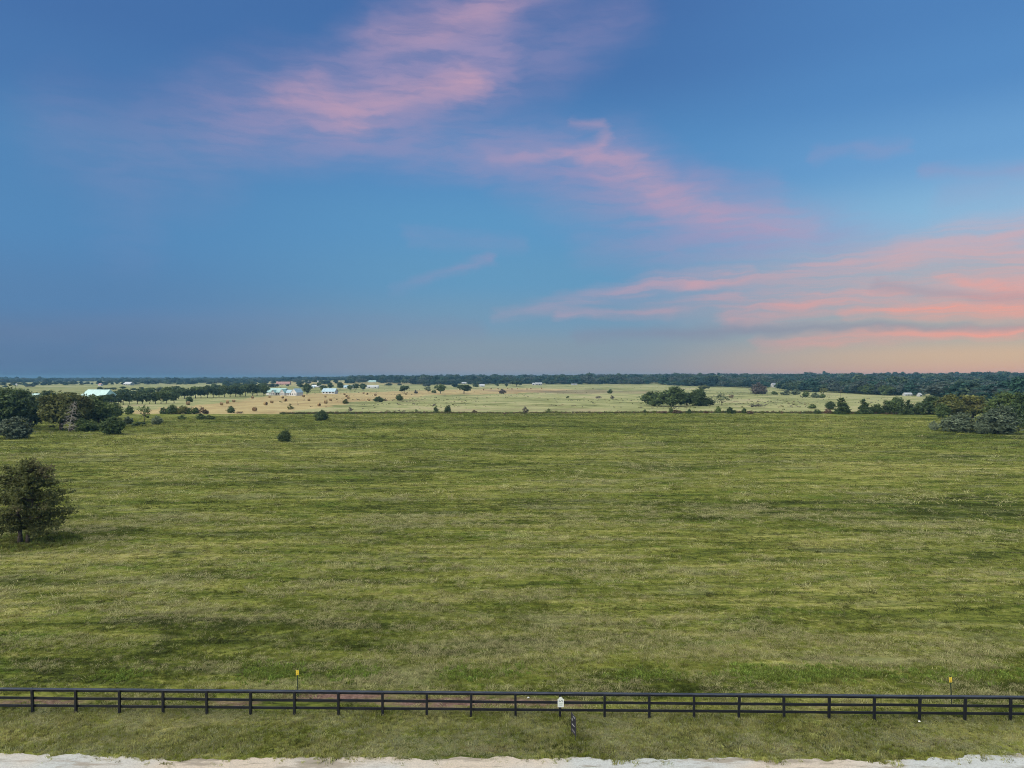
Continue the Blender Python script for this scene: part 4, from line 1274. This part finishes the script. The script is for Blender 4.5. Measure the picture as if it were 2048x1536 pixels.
# --- dark yard sign turned nearly edge-on
M_SIGNBLACK = plain('black_sign_face', (.014, .014, .024), 0.45, 0.2)
M_SIGNGREY = plain('grey_sign_print', (.16, .15, .155), 0.6, 0.2)
M_SIGNPALE = plain('dull_white_print', (.42, .43, .42), 0.6, 0.1)
M_STEEL = plain('dark_steel', (.05, .05, .05), 0.5, 0.2)
def yard_sign():
    p = at(1147.5, 1481)
    root = empty('yard_sign', p, math.atan2(-.62, .175))
    tag(root, 'narrow black yard sign with white print turned almost edge-on before the fence', 'sign')
    b = MB(); b.box((0, 0, .76), (.62, .012, .92))
    obj('panel', b.mesh('yard_panel'), root, M_SIGNBLACK)
    f = MB()
    for x in (-.318, .318): f.box((x, 0, .60), (.018, .022, 1.30))
    f.box((0, 0, 1.232), (.65, .022, .018)); f.box((0, 0, .29), (.65, .022, .018))
    obj('frame', f.mesh('yard_frame'), root, M_STEEL)
    for side in (-1, 1):
        for x, z, ww, hh, m_ in ((.08, 1.15, .34, .03, M_SIGNPALE), (-.17, .93, .07, .13, M_SIGNPALE), (-.02, .70, .36, .035, M_SIGNPALE), (.0, .42, .40, .08, M_SIGNGREY)):
            q = MB(); q.box((x, side * .0085, z), (ww, .004, hh))
            obj('print', q.mesh('yard_print'), root, m_)
yard_sign()

# --- green steel posts carrying yellow plates
M_TPOST = plain('green_painted_steel', (.022, .040, .022), 0.6, 0.2)
M_YELLOW = plain('yellow_plate', (.90, .68, .07), 0.5, 0.1)
M_ORANGE = plain('ochre_print', (.40, .22, .02), 0.6, 0.1)
def marker(px, py, lean, label):
    p = at(px, py)
    root = empty('marker_post', p, .1)
    root.rotation_euler = (0, lean, .1)
    tag(root, label, 'marker post', 'yellow-plated marker posts')
    b = MB(); b.box((0, 0, .80), (.055, .012, 1.75)); b.box((0, .022, .80), (.012, .034, 1.75))
    obj('steel_post', b.mesh('t_post'), root, M_TPOST)
    q = MB(); q.box((0, -.013, 1.46), (.16, .008, .29))
    obj('plate', q.mesh('yellow_plate'), root, M_YELLOW)
    for z, x, ww, hh in ((1.56, 0, .035, .05), (1.50, -.01, .09, .022), (1.44, .02, .10, .022), (1.38, 0, .10, .05)):
        k = MB(); k.box((x, -.0185, z), (ww, .004, hh))
        obj('print', k.mesh('plate_print'), root, M_ORANGE)
marker(594.5, 1397.5, -.025, 'left green steel post with a yellow plate behind the fence')
marker(1907, 1413, -.06, 'right leaning green steel post with a yellow plate behind the fence')

# --- a few scraps of litter
def litter(px, py, s, label):
    p = at(px, py)
    b = MB()
    r = random.Random(px)
    b.add([(-s, -s * .5, .0), (s * .9, -s * .6, .02), (s, s * .5, .01), (-s * .8, s * .6, .03), (0, 0, .07)], [(0, 1, 4), (1, 2, 4), (2, 3, 4), (3, 0, 4), (3, 2, 1, 0)])
    o = obj('litter_scrap', b.mesh('litter'), None, M_WHITE)
    o.location = p + Vector((0, 0, .05))
    tag(o, label, 'litter', 'scraps of litter')
litter(1842, 1448, .075, 'white scrap lying beside a fence post on the right')
litter(1057, 1400, .06, 'white scrap in the bare soil behind the fence near the plaque')

# ------------------------------------------------------------------ hay bales
def bale_build(t, bs):
    tc = t.n('ShaderNodeTexCoord').outputs['Object']
    n = t.noise(t.mapping(tc, (9, 2, 2)), 1.0, 6, 0.7)
    return t.ramp(n, [(.35, (.16, .11, .05)), (.55, (.34, .25, .12)), (.7, (.46, .36, .18))])
M_BALE = mat('weathered_hay', bale_build, 0.95, 0.05)
M_BALE_END = plain('coiled_hay_end', (.15, .095, .045), 0.95, 0.4, 5)
def bale_meshes():
    n, rows = 20, 7
    r = np.random.default_rng(8)
    vs, fs = [], []
    for k in range(rows):
        x = -.75 + 1.5 * k / (rows - 1)
        rad = .93 if 0 < k < rows - 1 else .86
        for i in range(n):
            a = 2 * math.pi * i / n
            q = rad + r.normal(0, .018)
            z = math.sin(a) * q + .9
            vs.append((x + r.normal(0, .02), math.cos(a) * q, max(0.0, z)))
    for k in range(rows - 1):
        for i in range(n):
            fs.append((k * n + i, (k + 1) * n + i, (k + 1) * n + (i + 1) % n, k * n + (i + 1) % n))
    side = mesh('bale_roll', vs, fs, True)
    b = MB()
    for s in (-1, 1):
        for k in range(4):
            r0, r1 = .86 - .2 * k, .86 - .2 * k - .2
            xx = s * (.75 + .018 * (k % 2))
            ring = [(xx, math.cos(2 * math.pi * i / n) * r0, math.sin(2 * math.pi * i / n) * r0 + .9) for i in range(n)]
            ring2 = [(s * (.75 + .018 * ((k + 1) % 2)), math.cos(2 * math.pi * i / n) * r1, math.sin(2 * math.pi * i / n) * r1 + .9) for i in range(n)]
            b.add(ring + ring2, [(i, (i + 1) % n, n + (i + 1) % n, n + i) for i in range(n)])
    return side, b.mesh('bale_end')
BALE_SIDE, BALE_END = bale_meshes()
BALES = [(376, 810), (443, 810.5), (455, 807), (467.5, 804.5), (505, 797), (531, 810.5), (543.5, 806.5), (539, 795.5), (565, 797), (570.5, 803), (607, 794.2), (618, 802), (651, 794.8),
         (651.5, 807.2), (638, 812.5), (661.5, 802), (689, 790), (692.5, 794), (696.5, 797.2), (738, 802), (727, 787.8), (734, 789.4), (750.7, 791.6), (811.8, 789.4)]
BALES.sort()
def add_bale(px, py, yaw, label, group, s=1.12):
    p = at(px, py)
    root = empty('hay_bale', p, yaw, (s, s, s))
    tag(root, label, 'hay bale', group)
    obj('roll', BALE_SIDE, root, M_BALE)
    obj('end_face', BALE_END, root, M_BALE_END)
for i, (x, y) in enumerate(BALES):
    add_bale(x, y, random.choice((.5, .7, -.6, .4, .9)) + random.uniform(-.2, .2), f'{ORD[i]} round hay bale from the left in the tan field', 'hay bales in the tan field', random.uniform(1.08, 1.35))
add_bale(509, 822.5, 1.5, 'nearest round hay bale, its coiled end facing the viewer at the boundary', 'hay bales in the tan field', 1.3)
for i, (x, y) in enumerate([(967, 780), (982, 778.6), (996, 778.2), (1015, 777.6), (1024, 778.8), (1035, 778.4), (1054, 779), (1062, 778), (1083, 777.4)]):
    add_bale(x, y, random.uniform(-.8, .8), f'{ORD[i]} far dark bale from the left on the meadow ridge', 'far bales on the meadow ridge', 1.1)

# ------------------------------------------------------------------ buildings
M_WALLW = plain('white_weatherboard', (.62, .62, .60), 0.7, 0.06, .6)
M_WALLC = plain('cream_wall', (.62, .56, .46), 0.8, 0.1, .6)
M_WALLP = plain('pinkish_wall', (.52, .36, .30), 0.8, 0.1, .6)
def metal_roof(name, c):
    def b(t, bs):
        tc = t.n('ShaderNodeTexCoord').outputs['Object']
        n = t.noise(tc, .5, 4, .6)
        return t.mix(t.rng(n, .3, .7), tuple(v * .88 for v in c), tuple(min(1, v * 1.1) for v in c))
    return mat(name, b, 0.42, 0.5)
ROOF = {'green': metal_roof('pale_green_metal_roof', (.26, .43, .39)), 'teal': metal_roof('pale_teal_metal_roof', (.36, .55, .50)), 'blue': metal_roof('pale_blue_metal_roof', (.30, .45, .50)),
        'white': metal_roof('white_metal_roof', (.66, .70, .70)), 'grey': metal_roof('grey_roof', (.28, .30, .31)), 'rust': metal_roof('rust_red_roof', (.30, .15, .12))}
M_GLASS = mat('dark_window_glass', lambda t, bs: (.02, .025, .03), 0.12, 0.6)
M_DOOR = plain('dark_door', (.06, .05, .045), 0.6, 0.1)
M_BRICK = plain('chimney_brick', (.30, .22, .18), 0.9, 0.2)
def gable(root, L, D, wh, rh, wall, roof, over=.4, off=(0, 0), along='x', hip=0.0):
    def P(x, y, z):
        return (off[0] + x, off[1] + y, z) if along == 'x' else (off[0] - y, off[1] + x, z)
    l, dd = L / 2, D / 2
    b = MB()
    b.add([P(-l, -dd, -.5), P(l, -dd, -.5), P(l, dd, -.5), P(-l, dd, -.5), P(-l, -dd, wh), P(l, -dd, wh), P(l, dd, wh), P(-l, dd, wh), P(-l + hip, 0, wh + rh - .06), P(l - hip, 0, wh + rh - .06)],
          [(0, 1, 5, 4), (2, 3, 7, 6), (1, 2, 6, 9, 5), (3, 0, 4, 8, 7), (4, 5, 9, 8), (6, 7, 8, 9)])
    w = obj('wall', b.mesh('gable_wall'), root, wall)
    k = rh / dd
    t = .16
    lo, ex = wh - over * k, l + over
    b = MB()
    for s in (-1, 1):
        vs = [P(-ex, s * (dd + over), lo), P(ex, s * (dd + over), lo), P(ex - hip, 0, wh + rh + .02), P(-ex + hip, 0, wh + rh + .02)]
        top = [(v[0], v[1], v[2] + t) for v in vs]
        b.add(vs + top, [(0, 1, 2, 3), (7, 6, 5, 4), (0, 4, 5, 1), (1, 5, 6, 2), (2, 6, 7, 3), (3, 7, 4, 0)])
    if hip:
        for s in (-1, 1):
            vs = [P(s * ex, -(dd + over), lo + t), P(s * ex, dd + over, lo + t), P(s * (ex - hip), 0, wh + rh + .02 + t)]
            b.add(vs, [(0, 1, 2)])
    r_ = obj('roof', b.mesh('gable_roof'), root, roof)
    return w, r_, P
def window(root, P, x, y, z, w, h, ny, kind='window'):   # on a long wall (ny = -1 front)
    b = MB()
    pts = [P(x - w / 2, y + ny * .06, z), P(x + w / 2, y + ny * .06, z), P(x + w / 2, y + ny * .06, z + h), P(x - w / 2, y + ny * .06, z + h),
           P(x - w / 2, y - ny * .03, z), P(x + w / 2, y - ny * .03, z), P(x + w / 2, y - ny * .03, z + h), P(x - w / 2, y - ny * .03, z + h)]
    b.add(pts, [(0, 1, 2, 3), (7, 6, 5, 4), (0, 4, 5, 1), (1, 5, 6, 2), (2, 6, 7, 3), (3, 7, 4, 0)])
    return obj(kind, b.mesh(kind), root, M_DOOR if kind == 'door' else M_GLASS)
def end_window(root, P, x, y, z, w, h, nx, kind='window'):
    b = MB()
    pts = [P(x + nx * .06, y - w / 2, z), P(x + nx * .06, y + w / 2, z), P(x + nx * .06, y + w / 2, z + h), P(x + nx * .06, y - w / 2, z + h),
           P(x - nx * .03, y - w / 2, z), P(x - nx * .03, y + w / 2, z), P(x - nx * .03, y + w / 2, z + h), P(x - nx * .03, y - w / 2, z + h)]
    b.add(pts, [(0, 1, 2, 3), (7, 6, 5, 4), (0, 4, 5, 1), (1, 5, 6, 2), (2, 6, 7, 3), (3, 7, 4, 0)])
    return obj(kind, b.mesh(kind), root, M_DOOR if kind == 'door' else M_GLASS)

BUILT = []
def farmhouse():
    p = at(562, 790.5)
    s = mpp(p)
    root = empty('farmhouse', p, R(-24), (.86, .86, .84))
    tag(root, 'white farmhouse with pale green metal roof and front gables beyond the hay bales', 'house')
    # main block: long side to the viewer, gable end turned to the left
    w, r_, P = gable(root, 27, 12.5, 4.0, 5.0, M_WALLW, ROOF['green'], .5, (-4.5, 0))
    for x in (-7.5, -4.5, 3.0, 6.0):
        window(root, P, x, -6.25, 1.0, 1.3, 1.9, -1)
    end_window(root, P, -13.5, -3.2, 1.0, 1.3, 1.8, -1); end_window(root, P, -13.5, 0.4, 1.0, 1.3, 1.8, -1); end_window(root, P, -13.5, 3.6, 1.0, 1.3, 1.8, -1)
    end_window(root, P, -13.5, 0, 4.9, 1.5, 1.7, -1)
    window(root, P, .6, -6.25, 0.1, 1.2, 2.2, -1, 'door')
    ch = MB(); ch.box((-2.5, 1.0, 9.3), (1.0, 1.0, 1.6))
    obj('chimney', ch.mesh('chimney'), r_, M_BRICK)
    # two front gables
    for ox, wd, hh in ((-5.0, 6.0, 3.0), (9.5, 7.0, 4.0)):
        w2, r2, P2 = gable(root, 6.5, wd, 4.0, hh, M_WALLW, ROOF['green'], .35, (ox, -5.6), 'y')
        for q in (-1.5, 1.5):
            end_window(root, P2, -3.25, q, 1.0, 1.2, 1.8, -1)
        end_window(root, P2, -3.25, 0, 4.6, 1.0, 1.2, -1)
    # right wing and its tall end gable
    w3, r3, P3 = gable(root, 14, 9, 3.6, 3.4, M_WALLW, ROOF['blue'], .5, (19.0, -1.5))
    for x in (-4, -1.5, 1.2):
        window(root, P3, x, -4.5, .9, 1.2, 1.8, -1)
    w4, r4, P4 = gable(root, 12, 8.5, 4.2, 4.6, M_WALLW, ROOF['blue'], .4, (27.0, -2.0), 'y')
    for q in (-2, 1.5):
        end_window(root, P4, -6.0, q, 1.0, 1.2, 1.8, -1)
    # porch between the front gables
    b = MB(); b.box((2.0, -7.6, 3.15), (7.4, 2.6, .14))
    obj('porch_roof', b.mesh('porch_roof'), root, ROOF['green'])
    for x in (-1.0, 2.0, 5.0):
        b = MB(); b.box((x, -8.6, 1.4), (.2, .2, 3.3)); obj('porch_post', b.mesh('porch_post'), root, M_WALLW)
farmhouse()

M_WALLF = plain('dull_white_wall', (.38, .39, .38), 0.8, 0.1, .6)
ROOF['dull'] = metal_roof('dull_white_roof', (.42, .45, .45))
def house(name, px, py, wpx, hpx, wall, roof, label, cat='house', yaw=0.0, depth=.5, roofk=.5, wins=3, hip=0.0, dist=None):
    if dist:
        y = dist; x = (px - CX) / FPX * y
        p = Vector((x, y, float(terrain(x, y))))
    else:
        p = at(px, py)
    s = mpp(p)
    L, Ht = wpx * s, hpx * s
    BUILT.append((p.x, p.y, wpx))
    D = max(L * depth, 4)
    root = empty(name, p, yaw)
    tag(root, label, cat, 'distant buildings')
    wh = Ht * (1 - roofk)
    w, r_, P = gable(root, L, D, wh, Ht * roofk, wall, roof, .04 * L, hip=hip * L)
    for i in range(wins):
        x = -L / 2 + L * (i + .5) / wins
        ww, hh = min(1.6, L / wins * .45) * 1.2, wh * .5
        window(root, P, x, -D / 2, wh * .25, ww, hh, -1)
    return root
# pale barn behind the left rows
bp_ = house('barn', 198, 0, 58, 24, M_WALLW, ROOF['teal'], 'large white barn with pale teal roof behind the row of trees', 'barn', R(-16), .55, .5, 4, 0.06, dist=560)
house('shed', 72, 0, 24, 19, M_WALLW, ROOF['teal'], 'taller pale teal roofed shed left of the large white barn', 'shed', R(-25), .7, .5, 2, dist=520)
house('shed', 97, 0, 30, 15, M_WALLW, ROOF['teal'], 'long low pale teal roof between the sheds left of the barn', 'shed', R(5), .45, .4, 3, dist=525)
house('shed', 107, 0, 9, 17, M_WALLW, ROOF['white'], 'small white block at the right end of the low teal roof', 'shed', R(10), .9, .4, 1, dist=530)
house('house', 660, 787.3, 27, 10.5, M_WALLW, ROOF['blue'], 'white house with pale blue roof right of the farmhouse', 'house', R(-12), .55, .55, 4)
house('shed', 745, 776.6, 24, 5.6, M_WALLW, ROOF['white'], 'long white shed at the right of the far trees', 'shed', R(2), .35, .3, 2)
house('shed', 697, 777, 20, 6.5, M_WALLC, ROOF['blue'], 'grey blue roofed shed behind the trees of the blue-roofed house', 'shed', R(4), .4, .55, 2)
house('shed', 634, 774.5, 20, 4.6, M_WALLC, ROOF['white'], 'pale roofed shed behind the tree at the farmhouse end', 'shed', R(-3), .4, .55, 2)
house('shed', 626, 776, 7, 4.5, M_WALLW, ROOF['blue'], 'tiny blue white shed left of the pale roofed shed', 'shed', R(-8), .7, .5, 1)
house('barn', 567, 769.6, 26, 6.2, M_WALLP, ROOF['rust'], 'long rust red roofed barn on the horizon above the farmhouse', 'barn', R(1), .3, .55, 5)
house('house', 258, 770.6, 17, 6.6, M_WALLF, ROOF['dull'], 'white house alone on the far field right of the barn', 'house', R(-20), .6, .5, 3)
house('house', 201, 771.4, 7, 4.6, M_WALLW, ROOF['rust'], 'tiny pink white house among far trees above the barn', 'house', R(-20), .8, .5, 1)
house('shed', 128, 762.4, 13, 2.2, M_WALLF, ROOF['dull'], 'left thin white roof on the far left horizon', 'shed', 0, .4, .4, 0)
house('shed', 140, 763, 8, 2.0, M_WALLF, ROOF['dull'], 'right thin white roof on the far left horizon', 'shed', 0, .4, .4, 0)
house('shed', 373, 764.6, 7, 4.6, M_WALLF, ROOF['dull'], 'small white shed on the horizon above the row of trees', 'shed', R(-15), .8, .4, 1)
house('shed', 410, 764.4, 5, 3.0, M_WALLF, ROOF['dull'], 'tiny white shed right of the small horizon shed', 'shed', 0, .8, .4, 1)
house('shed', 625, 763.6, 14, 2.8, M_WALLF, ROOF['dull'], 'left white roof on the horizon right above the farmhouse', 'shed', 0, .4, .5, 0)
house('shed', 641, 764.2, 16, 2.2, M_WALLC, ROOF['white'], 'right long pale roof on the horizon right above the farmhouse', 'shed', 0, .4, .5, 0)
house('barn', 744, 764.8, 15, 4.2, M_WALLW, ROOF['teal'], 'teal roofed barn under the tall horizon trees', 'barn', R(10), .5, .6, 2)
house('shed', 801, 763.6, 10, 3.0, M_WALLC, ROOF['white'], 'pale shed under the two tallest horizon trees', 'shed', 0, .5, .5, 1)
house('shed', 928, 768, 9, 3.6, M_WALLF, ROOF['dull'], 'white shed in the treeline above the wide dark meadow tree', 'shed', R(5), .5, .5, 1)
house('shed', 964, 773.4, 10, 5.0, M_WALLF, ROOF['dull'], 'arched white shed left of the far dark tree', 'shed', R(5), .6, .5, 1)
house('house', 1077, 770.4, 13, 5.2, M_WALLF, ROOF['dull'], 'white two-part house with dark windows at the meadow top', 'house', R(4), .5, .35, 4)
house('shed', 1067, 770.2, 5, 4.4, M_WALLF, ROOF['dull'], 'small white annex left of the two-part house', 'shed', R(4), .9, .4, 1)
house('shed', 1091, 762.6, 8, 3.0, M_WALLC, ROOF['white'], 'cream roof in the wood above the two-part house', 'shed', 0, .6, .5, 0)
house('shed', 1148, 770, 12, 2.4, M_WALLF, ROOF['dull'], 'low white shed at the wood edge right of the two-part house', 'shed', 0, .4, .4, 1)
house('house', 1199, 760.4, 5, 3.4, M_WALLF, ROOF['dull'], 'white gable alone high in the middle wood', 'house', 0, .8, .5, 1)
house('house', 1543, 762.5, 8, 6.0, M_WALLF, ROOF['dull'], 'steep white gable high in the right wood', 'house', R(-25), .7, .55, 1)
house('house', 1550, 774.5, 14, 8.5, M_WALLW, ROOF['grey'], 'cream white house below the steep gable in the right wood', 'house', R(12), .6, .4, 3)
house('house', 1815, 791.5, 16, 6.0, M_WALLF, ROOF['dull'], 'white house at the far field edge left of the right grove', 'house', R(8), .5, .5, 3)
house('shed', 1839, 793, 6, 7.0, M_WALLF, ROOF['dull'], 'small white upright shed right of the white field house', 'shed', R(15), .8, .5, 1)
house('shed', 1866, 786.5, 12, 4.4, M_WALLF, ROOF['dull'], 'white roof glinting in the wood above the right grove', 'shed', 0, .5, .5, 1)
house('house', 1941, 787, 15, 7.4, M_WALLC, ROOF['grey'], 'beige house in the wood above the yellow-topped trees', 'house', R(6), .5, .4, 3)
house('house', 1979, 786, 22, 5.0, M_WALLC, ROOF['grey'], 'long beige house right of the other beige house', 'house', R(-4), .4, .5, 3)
def silo():
    p = at(33, 772)
    s = mpp(p)
    root = empty('silo', p)
    tag(root, 'pale round silo on the far left above the grove', 'silo')
    b = MB(); b.tube([(0, 0, -.5), (0, 0, 4.4 * s)], [1.5 * s, 1.5 * s], 14); obj('wall', b.mesh('silo_wall', True), root, M_WALLW)
    b = MB(); b.tube([(0, 0, 4.4 * s), (0, 0, 5.0 * s), (0, 0, 5.5 * s)], [1.55 * s, 1.1 * s, .1 * s], 14); obj('roof', b.mesh('silo_roof', True), root, ROOF['grey'])
silo()

# --- utility pole
def pole():
    p = at(1680.5, 798)
    root = empty('utility_pole', p)
    tag(root, 'thin wooden utility pole rising behind the conical cedar', 'utility pole')
    b = MB(); b.tube([(0, 0, -.5), (0, 0, 8.6)], [.16, .11], 8); obj('shaft', b.mesh('pole_shaft', True), root, M_BARK)
    b = MB(); b.box((0, 0, 8.0), (2.2, .12, .14)); obj('crossarm', b.mesh('pole_arm'), root, M_BARK)
    for x in (-.95, 0.4, .95):
        b = MB(); b.tube([(x, 0, 8.07), (x, 0, 8.25)], [.05, .04], 6); obj('insulator', b.mesh('insulator'), root, M_WALLW)
pole()

woods()

# ------------------------------------------------------------------ haze: the evening air over the far ground
def haze():
    b = MB(); b.box((0, 3900, 22.0), (18400, 10000, 48.0))
    me = b.mesh('haze')
    m = bpy.data.materials.new('evening_haze')
    m.use_nodes = True
    t = NT(m.node_tree)
    v = t.n('ShaderNodeVolumePrincipled')
    v.inputs['Color'].default_value = (.20, .44, .64, 1)
    v.inputs['Density'].default_value = 1.3e-4
    v.inputs['Anisotropy'].default_value = 0.0
    t.t.links.new(v.outputs[0], t.n('ShaderNodeOutputMaterial').inputs['Volume'])
    o = obj('haze', me, None, m)
    tag(o, 'thin blue evening haze lying over the whole plain', 'haze', kind='stuff')
haze()
